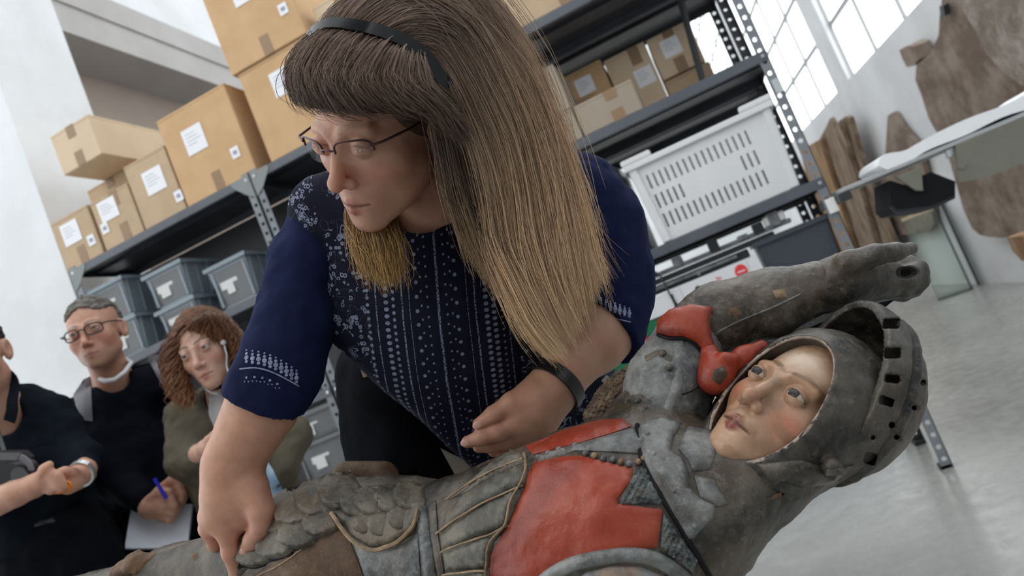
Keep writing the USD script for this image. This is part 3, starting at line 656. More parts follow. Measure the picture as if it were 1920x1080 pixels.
def binder(x0, x1, z0, z1, col, label, hole=True, az=False, y0=3.215):
    t = thing('ring_binder', label, 'binder', ((x0 + x1) / 2, y0 + .14, z0), 'ring binders lying on the lower shelf')
    part('spine', bevel_box(x0, x1, y0, y0 + .004, z0, z1, .0015), M_bind[col], t)
    part('cover', bevel_box(x0, x1, y0 + .004, y0 + .29, z0, z0 + .004, .001), M_bind[col], t); part('cover', bevel_box(x0, x1, y0 + .004, y0 + .29, z1 - .004, z1, .001), M_bind[col], t)
    part('pages', bx(x0 + .01, x1 - .01, y0 + .02, y0 + .28, z0 + .006, z1 - .012), M_page, t)
    zc = (z0 + z1) / 2
    if hole:
        hx = x0 + .105 if az else x0 + .20
        part('finger_hole', disc((hx, y0 - .0006, zc), (0, -1, 0), .0125, .002, 20), M_dark, t); part('hole_ring', disc((hx, y0 - .0008, zc), (0, -1, 0), .0145, .0015, 20, .0122), M_bolt, t)
    if az:
        m = meshkit.text_mesh('AZ', .024, .0008); m.apply_transform(frame((x0 + .185, y0 - .0004, zc + .019), (0, 0, -1), (1, 0, 0), (0, -1, 0))); part('lettering', m, M_redink, t)
        o = trimesh.creation.cylinder(1.0, .0012, sections=32); o.vertices *= [.026, .030, 1]; o.apply_transform(frame((x0 + .292, y0 - .0004, zc), (1, 0, 0), (0, 0, 1), (0, -1, 0))); part('round_logo', o, M_redink, t, 'red oval mark')
        part('logo_band', bx(x0 + .276, x0 + .308, y0 - .0016, y0 - .0009, zc - .002, zc + .003), M_bind['white'], t)
        part('label_edge', cat(bx(x0 + .035, x0 + .0365, y0 - .0008, y0, z0 + .008, z1 - .008), bx(x0 + .325, x0 + .3265, y0 - .0008, y0, z0 + .008, z1 - .008)), M_ink, t)
    return t
binder(-.25, .115, .957, 1.037, 'white', 'white ring binder with red letters and a red oval on its spine', az=True)
binder(-.625, -.262, .950, 1.030, 'white', 'plain white ring binder beside the blue cuff')
binder(-.25, .115, .875, .955, 'green', 'green ring binder under the lettered white one', hole=False)
binder(-.64, -.30, .890, .945, 'green', 'upper green ring binder beside the blue cuff', hole=False)
rb_ = binder(-.66, -.345, .832, .888, 'red', 'red ring binder between two green ones', hole=False)
part('spine_label', bx(-.62, -.43, 3.2135, 3.2148, .862, .882), mat('pink_label', (.62, .33, .29), .6), rb_, 'pale pink spine label')
binder(-.66, -.345, .752, .830, 'green', 'lower green ring binder under the red one', hole=False)
binder(-.25, .115, .752, .873, 'red', 'red ring binder at the bottom of the right pile', hole=False)
for x0, x1 in ((-.66, -.30), (-.25, .115)): solo('document_box', bevel_box(x0, x1, 3.22, 3.55, .666, .750, .003), M_bl2, ('left' if x0 < -.5 else 'right') + ' black document box under the pile of ring binders', 'box')
crate(.135, .425, 3.225, 3.62, .667, 1.085, 'large dark blue-grey crate at the right end behind the carved forearm', m=mat('slate_crate_plastic', (.045, .053, .068), .4, .5), front=mat('slate_crate_front', (.05, .058, .074), .4, .5), sticker=False)
M_gm = mat('grey_metal_parts', (.20, .21, .23), .35, .5, col2=(.08, .085, .09), scale=30)
eq = thing('electronic_device', 'flat black electronic device with grey rails on top of the binders', 'device', (-.2, 3.35, 1.04))
part('housing', bevel_box(-.62, .10, 3.24, 3.55, 1.039, 1.075, .004), M_bl2, eq)
part('rail', bevel_box(-.60, .05, 3.225, 3.24, 1.055, 1.068, .002), M_gm, eq)
for x in (-.45, -.33, -.12): part('knob', disc((x, 3.235, 1.055), (0, -1, 0), .008, .012, 12), M_bolt, eq)
eq2 = thing('metal_rail_set', 'grey metal drawer rails and hinges lying over the dark crate', 'rails', (0, 3.35, 1.09))
part('rail', bevel_box(-.56, .22, 3.23, 3.26, 1.078, 1.102, .003), M_bl2, eq2); part('rail', bevel_box(-.40, .30, 3.232, 3.262, 1.106, 1.126, .003), M_gm, eq2)
for i, x in enumerate((-.30, -.18, -.02, .10, .17, .24)):
    part('hinge', bevel_box(x - .022, x + .022, 3.222, 3.26, 1.115, 1.135 + .02 * (i % 3), .003), M_gm if i % 2 else M_bl2, eq2)
part('bracket', bevel_box(.20, .285, 3.225, 3.26, 1.126, 1.165, .004), M_lab, eq2, 'pale bracket')
part('cable', tube(smooth_path([(-.30, 3.21, 1.14), (-.265, 3.205, 1.10), (-.262, 3.208, 1.03), (-.245, 3.208, .955)], 16), .004, 6), M_bl2, eq2)

# ---------------------------------------------------------------- right side: plank table, glass case and old slabs by the wall
def plane_poly(px, p0, n, depth, back=True):
    """solid whose front outline lies in the plane through p0 with normal n (towards the camera); depth is its thickness behind that plane"""
    n = np.asarray(n, float); n = n / np.linalg.norm(n); up = np.array([0, 0, 1.0]); up = up - n * (n @ up); up /= np.linalg.norm(up); xx = np.cross(up, n)
    o = on_plane(*px[0], p0, n); q = np.array([on_plane(x, y, p0, n) - o for x, y in px])
    return extrude(Polygon(np.stack([q @ xx, q @ up], 1)).buffer(0), depth, frame(o - n * depth, xx, up, n))
ta, tb = on(1566, 358, 2, 1.15), on(1915, 212, 2, 1.15); te = tb - ta; te[2] = 0; te /= np.linalg.norm(te); tn = np.array([te[1], -te[0], 0])
M_board = mat('grey_table_board', (.40, .41, .42), .5, .4); M_under = mat('greenish_board', (.20, .20, .165), .7, .3, col2=(.165, .165, .135), scale=6)
PT = thing('plank_table', 'long grey table board jutting from the shelving at the right', 'table', (ta + te * .5 - tn * .2) * [1, 1, 0])
tmx = frame(ta, te, -tn, (0, 0, 1))
part('table_top', bevel_box(.015, 1.75, 0, .45, -.016, 0, .002, tmx), M_board, PT)
part('apron', plane_poly([(1792, 272), (1960, 202), (1960, 290), (1905, 312), (1840, 335), (1800, 342)], ta, tn, .02), M_under, PT, 'greenish board under the table')
part('gusset', plane_poly([(1680, 331), (1727, 312), (1731, 357), (1719, 357)], ta, tn, .02), M_under, PT)
part('apron_bolt', disc(on_plane(1803, 311, ta, tn) + tn * .003, tn, .012, .008, 14), M_under, PT)
for s_ in (1.70,): part('leg', bevel_box(s_ - .02, s_ + .02, .38, .42, -1.15, -.016, .003, tmx), M_postd, PT)
part('wall_bracket', bevel_box(.0, .05, .0, .45, -.05, -.016, .003, tmx), M_postd, PT)
M_foam = mat('white_foam', (.86, .87, .89), .7, .3)
fo = plane_poly(curve_px([(1660, 317), (1646, 308), (1652, 294), (1690, 284), (1725, 266), (1745, 255), (1830, 216), (1925, 174), (1990, 145), (1990, 178), (1925, 206), (1800, 258), (1725, 290)], 60, True), ta + tn * 0, tn, .34)
solo('foam_sheet', fo, M_foam, 'thick white foam sheet lying on the plank table', 'foam', smooth=30)
fb = polish(surface_nets(lambda p: sd_ell(p, on_plane(1768, 258, ta - tn * .2, tn), (.058, .07, .028)), *near_bounds([on_plane(1768, 258, ta - tn * .2, tn)], .12), .006))
solo('foam_roll', fb, M_foam, 'small rounded white roll behind the foam sheet', 'foam', smooth=True)
bt = thing('black_tray', 'black angular tray hanging under the plank table', 'tray', on_plane(1730, 380, ta, tn))
part('tray_body', plane_poly([(1668, 338), (1700, 348), (1745, 322), (1791, 340), (1791, 372), (1749, 392), (1682, 400), (1671, 390)], ta - tn * .03, tn, .25), M_blk, bt)
part('tray_lip', plane_poly([(1671, 390), (1682, 400), (1749, 392), (1791, 372), (1791, 366), (1748, 386), (1683, 393), (1673, 385)], ta - tn * .02, tn, .02), mat('tray_lip_black', (.014, .015, .02), .45), bt)
part('tray_hook', bevel_box(.42, .47, .02, .06, -.05, -.016, .003, tmx), M_bolt, bt)
M_glass = usdkit.material(stage, '/World/Looks/greenish_glass', {'t': ('transparent_bsdf', dict(color=(.93, .96, .94))), 'g': ('glossy_bsdf', dict(roughness=.03)), 'f': ('fresnel', dict(IOR=1.45)), 'm': ('mix_closure', {})},
    [('f.fac', 'm.fac'), ('t.BSDF', 'm.closure1'), ('g.BSDF', 'm.closure2')], surface='m.closure')
M_gedge = mat('glass_edge_green', (.03, .055, .045), .2, .6)
g0 = on(1795, 552, 2, 0.0)
gn = CAM - g0; gn[2] = 0; gn /= np.linalg.norm(gn)
GC = thing('glass_case', 'greenish glass display case standing on the floor by the wall', 'glass case', g0)
gx = np.cross([0, 0, 1.0], gn); gm = frame(g0, gx, -gn, (0, 0, 1))
wl_, wr_, hg = -.16, .12, float(on_plane(1786, 379, g0, gn)[2])
part('pane', bx(wl_, wr_, 0, .006, 0, hg, gm), M_glass, GC); part('pane', bx(wl_, wr_, 0.194, .2, 0, hg, gm), M_glass, GC)
part('pane', bx(wl_, wl_ + .006, .006, .194, 0, hg, gm), M_glass, GC); part('pane', bx(wr_ - .006, wr_, .006, .194, 0, hg, gm), M_glass, GC)
part('edge', bx(wr_ - .004, wr_ + .012, -.004, .010, 0, hg + .15, gm), M_gedge, GC); part('edge', bx(wl_, wr_, -.004, .008, 0, .012, gm), M_gedge, GC); part('edge', bx(wr_ + .06, wr_ + .085, .15, .19, 0, hg + .1, gm), M_gedge, GC)
part('lid', bx(wl_, wr_, 0, .2, hg, hg + .02, gm), mat('yellowish_wood_lid', (.5, .42, .28), .6), GC)
M_stone = armour('old_brown_slab', (.17, .128, .10), (.30, .245, .20), .85, .15, scale=3.2, bump=.8, bscale=18, stains=.3, chip=.15)
M_old = armour('old_grey_brown_timber', (.17, .115, .08), (.34, .27, .20), .8, .15, scale=5, bump=.8, bscale=30, stretch=(3, 3, .6), chip=.15)
M_old2 = armour('old_ochre_timber', (.26, .15, .075), (.38, .26, .16), .8, .15, scale=5, bump=.6, bscale=30, stretch=(3, 3, .6), chip=.15)
def slab(name, px, off, th, m, label, cat_):
    o = plane_poly(px, W0 + WN * off, WN, th); return solo(name, o, m, label, cat_, 'planks leaning by the right wall' if cat_ == 'plank' else None)
BS = thing('stone_slab', 'huge brown weathered slab leaning on the right wall behind the table', 'slab', on_plane(1850, 440, W0 + WN * .12, WN))
slab_px = [(1718, 122), (1745, 100), (1760, 66), (1762, 30), (1770, -30), (1990, -60), (1990, 440), (1930, 438), (1880, 446), (1852, 444), (1836, 440), (1822, 428), (1806, 392), (1780, 300), (1760, 255), (1741, 222), (1728, 180), (1716, 150)]
part('slab_body', plane_poly(slab_px, W0 + WN * .14, WN, .13), M_stone, BS)
part('slab_layer', plane_poly([(1800, 10), (1840, -30), (1990, -60), (1990, 180), (1915, 160), (1880, 135), (1850, 100), (1830, 60)], W0 + WN * .17, WN, .03), armour('pale_slab_layer', (.27, .23, .19), (.40, .37, .33), .85, .15, scale=4, bump=.8, bscale=18), BS, 'pale flaking layer on the slab')
part('slab_spur', plane_poly([(1686, 94), (1700, 86), (1714, 88), (1722, 112), (1712, 124), (1700, 126), (1692, 110)], W0 + WN * .15, WN, .12), M_stone, BS, 'small spur on the slab edge')
part('hook', plane_poly([(1761, 12), (1768, 10), (1772, 30), (1764, 34)], W0 + WN * .2, WN, .04), M_postd, BS)
for s_ in (1985,): 
    q = on_plane(s_, 446, W0 + WN * .14, WN); part('support', bx(q[0] - .06, q[0] + .06, q[1] - .06, q[1] + .06, 0, q[2] + .02), M_postd, BS)
slab('old_plank', [(1500, 282), (1536, 262), (1612, 500), (1560, 540)], .30, .05, M_old2, 'ochre plank leaning by the wall just right of the shelving post', 'plank')
slab('old_plank', [(1536, 262), (1548, 240), (1556, 222), (1564, 236), (1574, 230), (1655, 500), (1608, 505)], .24, .05, M_old, 'jagged grey-brown plank, middle of the planks leaning by the wall', 'plank')
slab('old_plank', [(1572, 228), (1584, 219), (1592, 222), (1625, 330), (1672, 445), (1700, 510), (1660, 505), (1600, 330)], .18, .05, M_old, 'narrow grey plank with a straight edge, rightmost of the leaning planks', 'plank')
slab('carved_panel', [(1664, 217), (1672, 212), (1690, 240), (1722, 276), (1735, 330), (1752, 420), (1742, 436), (1700, 440), (1668, 440), (1650, 330), (1660, 285)], .07, .05, M_stone, 'pointed brown panel standing behind the white foam sheet', 'panel')
slab('stone_block', [(1888, 445), (1960, 440), (1960, 500), (1915, 488), (1898, 470)], .8, .3, M_old2, 'ochre stone block at the right edge of the picture', 'stone')
# ---------------------------------------------------------------- the carved armoured figure
M_iron = armour('weathered_grey_paint', (0.024, 0.0215, 0.0175), (0.125, 0.108, 0.084), 0.36, scale=16)
M_coif = armour('dark_iron_paint', (0.018, 0.0165, 0.0145), (0.088, 0.079, 0.066), 0.36, scale=18, chip=.25)
M_silver = armour('silvered_paint', (0.075, 0.080, 0.080), (0.235, 0.24, 0.232), 0.30, scale=16, bump=0.6, stains=.35, chips=(.40, .42, .43))
M_scale = armour('mossy_scale_paint', (0.040, 0.035, 0.026), (0.150, 0.132, 0.098), 0.42, scale=20, stain=(.12, .075, .04))
M_leaf = armour('olive_leaf_paint', (0.050, 0.049, 0.038), (0.155, 0.145, 0.110), 0.42, scale=24)
M_red = armour('red_lacquer', (0.25, 0.024, 0.010), (0.37, 0.056, 0.022), 0.34, scale=9, bump=0.4, bscale=60, lo=.3, hi=.7, stain=(.16, .022, .014), stains=.6, chips=(.42, .16, .12), chip=.22)
M_gold = armour('worn_gold', (0.20, 0.125, 0.06), (0.34, 0.24, 0.14), 0.45, scale=30)
M_wood = armour('bare_brown_wood', (0.085, 0.044, 0.021), (0.165, 0.095, 0.048), 0.62, scale=20, bump=0.6, chips=(.28, .18, .10))
M_mail = armour('blue_grey_mail', (0.030, 0.040, 0.045), (0.23, 0.26, 0.26), 0.36, scale=60, bump=1.0, bscale=160)
M_mailb = armour('brown_mail', (0.05, 0.03, 0.018), (0.22, 0.145, 0.09), 0.6, scale=75, bump=1.0, bscale=140)
M_bone = armour('flaked_gesso', (0.40, 0.27, 0.18), (0.28, 0.30, 0.32), 0.5, scale=14)
ST = thing('armoured_statue', 'life-size carved wooden knight in grey and red painted armour lying on its back', 'statue', P(900, 1000, 0.95))

def torso_f(p, J1=J([(1385, 895, .80, 92), (1285, 955, .82, 128), (1180, 975, .84, 172), (1060, 1000, .87, 160), (930, 1010, .905, 118), (825, 1015, .94, 88), (740, 1012, .975, 100), (640, 1022, 1.01, 104), (520, 1047, 1.075, 92), (330, 1098, 1.165, 62), (120, 1140, 1.26, 52)]),
            J2=J([(1250, 850, .86, 66), (1230, 780, .88, 76)])):
    d = chain(p, J1, 0.05); d = smin(d, chain(p, J2), 0.04)
    return d
_b = np.array([P(100, 900, 1.3), P(100, 1300, 1.3), P(1500, 700, .72), P(1500, 1300, .7), P(1200, 1000, .6), P(1200, 600, 1.0), P(700, 1000, 1.2)])
torso = surface_nets(torso_f, *near_bounds(_b, 0.12), 0.005); polish(torso, 3)
torso.vertices += torso.vertex_normals * ((meshkit.fbm(torso.vertices * 60, 3, 4) - 0.5) * 0.005)[:, None]
part('torso', torso, M_iron, ST, 'weathered grey-green body and legs', smooth=True)
S = Surf(torso)
part('tabard', patch(S, [(1005, 865), (1040, 858), (1090, 855), (1140, 868), (1187, 880), (1183, 905), (1160, 935), (1158, 945), (1242, 955), (1232, 1025), (1150, 1040), (1080, 1060), (1040, 1100), (915, 1100), (920, 1040), (950, 990), (965, 960), (985, 915), (990, 890)], 0.003), M_red, ST, 'large red breast panel with worn patches', smooth=50)
part('tabard', patch(S, [(985, 838), (1060, 806), (1130, 788), (1168, 786), (1184, 800), (1150, 812), (1090, 830), (1000, 853)], 0.003), M_red, ST, 'narrow red panel along the far side of the breast', smooth=50)
part('breast_strap', patch(S, [(1000, 856), (1090, 832), (1190, 804), (1210, 830), (1206, 852), (1150, 848), (1080, 846), (1012, 868)], 0.005), M_silver, ST, 'grey strap with gilt beads across the breast', smooth=50)
for x, y in [(1012, 860), (1030, 853), (1050, 846), (1080, 838), (1100, 853), (1115, 857), (1132, 862), (1150, 864), (1165, 868), (1180, 872), (1197, 868), (1207, 862)]:
    p_, n_ = S.hit([(x, y)]); part('bead', trimesh.creation.icosphere(2, 0.0034).apply_translation(p_[0] + n_[0] * 0.0028), M_gold if (x // 5) % 2 else M_silver, ST)
for poly in ([(1190, 888), (1212, 866), (1222, 900), (1248, 946), (1166, 946), (1160, 938)], [(1244, 962), (1262, 985), (1308, 1050), (1300, 1078), (1238, 1030)]):
    m_ = patch(S, poly, 0.005, step=4, hfun=lambda x, y: 0.003 + 0.0035 * (0.5 + 0.5 * math.sin(x * 0.55 + y * 0.3)) * (0.5 + 0.5 * math.sin(y * 0.6 - x * 0.25))); part('mail_panel', m_, M_mail, ST, 'blue-grey mail showing at the neck of the breast panel', smooth=40)
part('collar_plate', patch(S, [(1193, 812), (1203, 796), (1240, 786), (1278, 796), (1262, 822), (1258, 846), (1282, 862), (1292, 890), (1290, 912), (1310, 935), (1340, 948), (1335, 970), (1300, 1010), (1288, 1012), (1250, 950), (1222, 905), (1203, 862)], 0.007), M_silver, ST, 'curved silver-grey collar plate with scalloped edge', smooth=50)
part('collar_seam', line_on(S, [(1195, 800), (1200, 850), (1240, 932), (1300, 1030), (1330, 1080)], 0.0028, 0.002), M_blk, ST)
part('collar_scallop', patch(S, [(1290, 800), (1330, 806), (1345, 840), (1330, 880), (1300, 885), (1290, 862), (1272, 842)], 0.0035), M_silver, ST, smooth=50)
part('collar_scallop', patch(S, [(1300, 890), (1340, 900), (1365, 945), (1345, 950), (1312, 932)], 0.0035), M_silver, ST, smooth=50)
for x, y in [(1213, 822), (1224, 858), (1262, 925), (1300, 985)]:
    p_, n_ = S.hit([(x, y)]); part('rivet', trimesh.creation.icosphere(2, 0.003).apply_translation(p_[0] + n_[0] * 0.006), M_silver, ST)
part('armhole_ring', line_on(S, [(1010, 1095), (1060, 1062), (1130, 1043), (1200, 1040), (1255, 1060), (1300, 1095)], 0.0075, 0.002, n=50, seg=10), M_silver, ST, 'blue-grey rim of the empty arm socket', smooth=True)
part('arm_socket', patch(S, [(1060, 1100), (1100, 1072), (1150, 1060), (1200, 1062), (1245, 1080), (1262, 1100)], 0.004), M_bone, ST, 'flaked pale inside of the empty arm socket', smooth=50)
# leaf shaped waist plates with gilt ribs
leaves = [[(842, 938), (880, 905), (930, 865), (965, 848), (988, 856), (990, 868), (930, 892), (870, 925)],
          [(838, 958), (870, 928), (930, 895), (988, 872), (990, 890), (984, 912), (930, 935), (870, 965), (826, 998)],
          [(826, 1000), (870, 968), (930, 938), (984, 916), (966, 950), (956, 983), (925, 998), (870, 1015), (832, 1030)],
          [(832, 1034), (870, 1019), (930, 1002), (952, 988), (926, 1015), (921, 1040), (919, 1064), (870, 1068), (836, 1072)],
          [(836, 1076), (870, 1072), (919, 1068), (918, 1100), (840, 1100)]]
for i, l in enumerate(leaves):
    part('waist_leaf', patch(S, l, 0.004, bevel=4, hfun=lambda x, y: 0.003 + 0.007 * np.clip((x - 840) / 140, 0, 1)), M_leaf, ST, smooth=50)
for l in ([(842, 942), (880, 915), (930, 888), (986, 866)], [(824, 1002), (870, 970), (930, 938), (986, 914)], [(832, 1034), (870, 1018), (930, 1001), (956, 985)], [(836, 1074), (870, 1070), (919, 1066)]):
    part('gilt_rib', line_on(S, l, 0.0013, 0.006, n=24), M_gold, ST)
part('gilt_edge', line_on(S, [(990, 858), (992, 890), (982, 915), (962, 955), (955, 985), (928, 1015), (920, 1045), (918, 1095)], 0.0014, 0.008, n=60), M_gold, ST)
# waist belts
part('belt', patch(S, [(783, 955), (800, 950), (806, 1000), (822, 1100), (798, 1100), (786, 1010)], 0.006), M_silver, ST, 'grey waist belt', smooth=50)
part('belt', patch(S, [(803, 945), (818, 940), (822, 1000), (838, 1100), (824, 1100), (808, 1000)], 0.004), M_iron, ST, smooth=50)
# hip flap, thigh scales and the bare wood wedge
part('bare_wood', patch(S, [(628, 978), (655, 1010), (690, 1100), (430, 1105), (520, 1050), (590, 1008)], 0.003), M_wood, ST, 'bare brown wood where the paint is lost', smooth=50)
part('wood_groove', line_on(S, [(450, 1062), (490, 1050), (530, 1042), (552, 1036)], 0.005, 0.0, n=20), M_blk, ST)
part('wood_stitch', line_on(S, [(470, 1085), (540, 1050), (600, 1005), (628, 985)], 0.0012, 0.0035, n=40), M_gold, ST)
part('hip_skirt', patch(S, [(660, 1005), (700, 1028), (760, 1022), (784, 1000), (790, 1100), (690, 1100)], 0.003), M_silver, ST, smooth=50)
part('hip_flap', patch(S, [(630, 975), (622, 958), (640, 930), (690, 912), (760, 912), (800, 935), (790, 965), (776, 1000), (740, 1022), (700, 1028), (665, 1008), (645, 985)], 0.008, hfun=lambda x, y: 0.004 + 0.006 * np.clip((y - 940) / 80, 0, 1)), M_scale, ST, 'scalloped hip flap', smooth=50)
part('flap_edge', line_on(S, [(628, 968), (645, 990), (668, 1012), (702, 1028), (742, 1022), (776, 1000), (792, 962)], 0.0026, 0.009, n=50), M_gold, ST)
def scale_plate(cx, cy, rx, ry, ang, h=0.016, m=M_scale):
    t = np.linspace(-1.75, 1.75, 26); c, s_ = math.cos(ang), math.sin(ang)
    pts = [(cx + rx * math.cos(a) * c - ry * math.sin(a) * s_, cy + rx * math.cos(a) * s_ + ry * math.sin(a) * c) for a in t]
    pts += [(cx - rx * 0.9 * c + ry * 0.75 * s_ * k, cy - rx * 0.9 * s_ - ry * 0.75 * c * k) for k in (-1, 1)]
    return patch(S, pts, h, step=5, bevel=2, hfun=lambda x, y: 0.001 + h * np.clip(0.5 + 0.5 * (((x - cx) * c + (y - cy) * s_) / rx), 0, 1))
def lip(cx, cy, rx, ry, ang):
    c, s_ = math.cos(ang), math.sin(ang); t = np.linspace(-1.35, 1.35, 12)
    part('scale_shadow_line', line_on(S, [(cx + (rx + 2) * math.cos(a) * c - (ry + 1) * math.sin(a) * s_, cy + (rx + 2) * math.cos(a) * s_ + (ry + 1) * math.sin(a) * c) for a in t], 0.0022, 0.0015, n=26, rad=np.r_[np.linspace(.0006, .0024, 13), np.linspace(.0024, .0006, 13)]), M_blk, ST)  # black line painted as the shadow along the scale lip
for (cx, cy, rx, ry) in [(770, 935, 30, 26), (735, 940, 30, 27), (700, 945, 30, 27), (668, 950, 28, 24), (722, 985, 26, 24), (757, 975, 24, 22), (692, 985, 22, 20)]:
    lip(cx, cy, rx, ry, math.pi * .97); part('hip_scale', scale_plate(cx, cy, rx, ry, math.pi * 0.97), M_scale, ST, smooth=50)
for (cx, cy, rx, ry) in [(640, 925, 42, 34), (600, 938, 42, 36), (560, 952, 42, 36), (520, 968, 42, 36), (612, 975, 40, 30), (572, 995, 40, 32), (530, 1012, 40, 32), (488, 1030, 38, 30), (480, 985, 40, 32)]:
    lip(cx, cy, rx, ry, math.pi * .80); part('thigh_scale', scale_plate(cx, cy, rx, ry, math.pi * 0.80, 0.018), M_scale, ST, smooth=50)
part('leg_plate', patch(S, [(150, 1100), (200, 1068), (260, 1052), (330, 1026), (390, 1006), (440, 992), (470, 1000), (470, 1060), (430, 1100), (300, 1120)], .003), armour('dark_bark_paint', (.030, .025, .018), (.095, .080, .058), .5, scale=22, chip=.2), ST, 'dark brown-grey leg plate', smooth=60)
# the worn stump where the hand points, and a knee boss
ch = J([(395, 1050, 1.085, 30), (420, 1062, 1.06, 26)])
part('chipped_wood', surface_nets(lambda p: chain(p, ch) + (meshkit.noise(p * 130) - .5) * 0.012, *near_bounds([c[0] for c in ch], 0.05), 0.003), M_wood, ST, 'chipped wood beside the pointing finger', smooth=True)
ch2 = J([(225, 1078, 1.15, 20), (255, 1056, 1.14, 20), (285, 1050, 1.14, 13)])
part('knee_boss', surface_nets(lambda p: chain(p, ch2) + (meshkit.noise(p * 90) - .5) * 0.008, *near_bounds([c[0] for c in ch2], 0.05), 0.003), M_wood, ST, 'worn knee boss', smooth=True)
ch3 = J([(650, 893, 1.07, 24), (720, 893, 1.06, 24)])
part('wooden_stub', surface_nets(lambda p: chain(p, ch3) - 0.003, *near_bounds([c[0] for c in ch3], 0.05), 0.003), M_wood, ST, 'rounded brown wooden stub at the far hip', smooth=True)

# raised arm
A1 = J([(1232, 800, .875, 76), (1256, 720, .885, 76), (1292, 640, .895, 66)]); A2 = J([(1300, 620, .90, 56), (1350, 596, .90, 62), (1440, 570, .895, 60), (1525, 540, .89, 50)])
ua = polish(surface_nets(lambda p: chain(p, A1, .02), *near_bounds([a[0] for a in A1], .07), .003)); ua.vertices += ua.vertex_normals * ((meshkit.fbm(ua.vertices * 70, 3, 2) - .5) * .004)[:, None]
UA = part('upper_arm', ua, M_silver, ST, 'silver-grey upper arm plate', smooth=True); SU = Surf(ua)
for x, y in [(1243, 664), (1255, 690), (1198, 752), (1212, 768)]:
    p_, n_ = SU.hit([(x, y)]); part('rivet', trimesh.creation.icosphere(2, 0.0045).apply_translation(p_[0] + n_[0] * 0.002), M_iron, ST)
part('arm_ridge', patch(SU, [(1262, 640), (1280, 636), (1290, 660), (1284, 720), (1262, 790), (1240, 800), (1246, 760), (1266, 700)], .003, bevel=14), M_silver, ST, 'ridge raised along the highlight of the upper arm', smooth=60)  # raised shape put where the arm carries its highlight
part('arm_strap', patch(SU, [(1170, 745), (1200, 738), (1222, 752), (1218, 762), (1190, 756), (1168, 756)], .0018, step=5), M_iron, ST, smooth=50)
part('arm_strap', patch(SU, [(1208, 668), (1236, 655), (1262, 668), (1258, 678), (1232, 667), (1212, 678)], .0018, step=5), M_iron, ST, smooth=50)
part('arm_crack', line_on(SU, [(1268, 742), (1290, 736), (1316, 722)], 0.0009, 0.0002, n=16), M_blk, ST)
fa = polish(surface_nets(lambda p: chain(p, A2, .02), *near_bounds([a[0] for a in A2], .06), .003)); fa.vertices += fa.vertex_normals * ((meshkit.fbm(fa.vertices * 70, 3, 3) - .5) * .004)[:, None]
part('forearm', fa, M_iron, ST, 'grey-brown forearm plate', smooth=True); SF = Surf(fa)
part('forearm_seam', line_on(SF, [(1335, 630), (1380, 605), (1440, 580), (1500, 552)], 0.0013, 0.0005), M_silver, ST)
part('forearm_rim', line_on(SF, [(1330, 590), (1326, 612), (1334, 636), (1344, 655)], 0.0028, 0.001), M_silver, ST)
part('paint_loss', patch(SF, [(1366, 580), (1380, 574), (1393, 588), (1378, 596)], 0.0015, step=4), M_wood, ST, smooth=40)
part('paint_loss', patch(SF, [(1448, 545), (1470, 542), (1476, 556), (1455, 560)], 0.0015, step=4), M_gold, ST, smooth=40)
G = J([(1515, 550, .89, 48), (1585, 526, .885, 46), (1655, 520, .885, 42)]); GT = J([(1590, 494, .86, 26), (1642, 478, .845, 19), (1680, 472, .84, 16), (1708, 466, .845, 12)])
FG = [J([(1655, 500, .89, 22), (1706, 500, .885, 21), (1722, 506, .875, 17), (1704, 512, .862, 16)]), J([(1655, 520, .885, 23), (1712, 516, .88, 21), (1724, 526, .875, 17), (1704, 528, .865, 14)]), J([(1650, 536, .89, 21), (1704, 534, .885, 18), (1714, 543, .882, 14), (1698, 546, .875, 12)]), J([(1640, 546, .895, 18), (1688, 550, .89, 14), (1694, 556, .885, 11)])]
def glove_f(p):
    d = chain(p, G, .02); d = smin(d, chain(p, GT, .006), .008)
    for g in FG: d = smin(d, chain(p, g, .004), .006)
    return smax(d, -sd_ell(p, P(1702, 511, .858), (.0115, .012, .0065), np.stack([CR, fw, CU], 1)), .003)
gl = polish(surface_nets(glove_f, *near_bounds([P(1500, 440, .86), P(1750, 580, .92), P(1600, 500, .83)], .05), .0025), 2); gl.vertices += gl.vertex_normals * ((meshkit.fbm(gl.vertices * 80, 3, 5) - .5) * .003)[:, None]
part('gauntlet', gl, M_coif, ST, 'dark gauntlet with a drilled fist raised above the head', smooth=True)
part('hole_shade_disc', disc(P(1702, 511, .868), -fw, 0.007, 0.003), M_blk, ST)  # black disc stands in for shade inside the drilled fist
# red elbow guard with its scroll wing
el = polish(surface_nets(lambda p: smin(chain(p, A1, .02), chain(p, A2, .02), .03), *near_bounds([a[0] for a in A1 + A2[:2]], .06), .003)); SE = Surf(el)
cp1 = patch(SE, [(1234, 626), (1238, 602), (1258, 584), (1296, 574), (1336, 578), (1328, 604), (1334, 636), (1348, 664), (1344, 700), (1328, 690), (1318, 660), (1304, 642), (1282, 632), (1258, 632)], .011, bevel=10)
E2 = J([(1330, 660, .845, 17), (1342, 700, .835, 30), (1338, 712, .835, 28)]); E3 = J([(1362, 694, .835, 17), (1395, 668, .835, 17), (1428, 649, .84, 12)]); E4 = J([(1358, 672, .825, 13), (1375, 672, .825, 11)])
def cop_f(p):
    return smin(smin(chain(p, E2, .01), chain(p, E3, .01), .008), chain(p, E4, .01), .006)
cp = polish(surface_nets(cop_f, *near_bounds([P(1290, 620, .9), P(1450, 740, .9), P(1330, 650, .78)], .03), .0025), 3)
EC = part('elbow_cop', cp1, M_red, ST, 'red elbow guard', smooth=60); part('scroll_wing', cp, M_red, EC, 'red scroll wing of the elbow guard', smooth=True); SC = Surf(cp)
part('cop_edge', line_on(SE, [(1234, 628), (1258, 635), (1282, 635), (1304, 646), (1317, 664), (1327, 692)], 0.0022, 0.001, n=30), M_blk, ST)
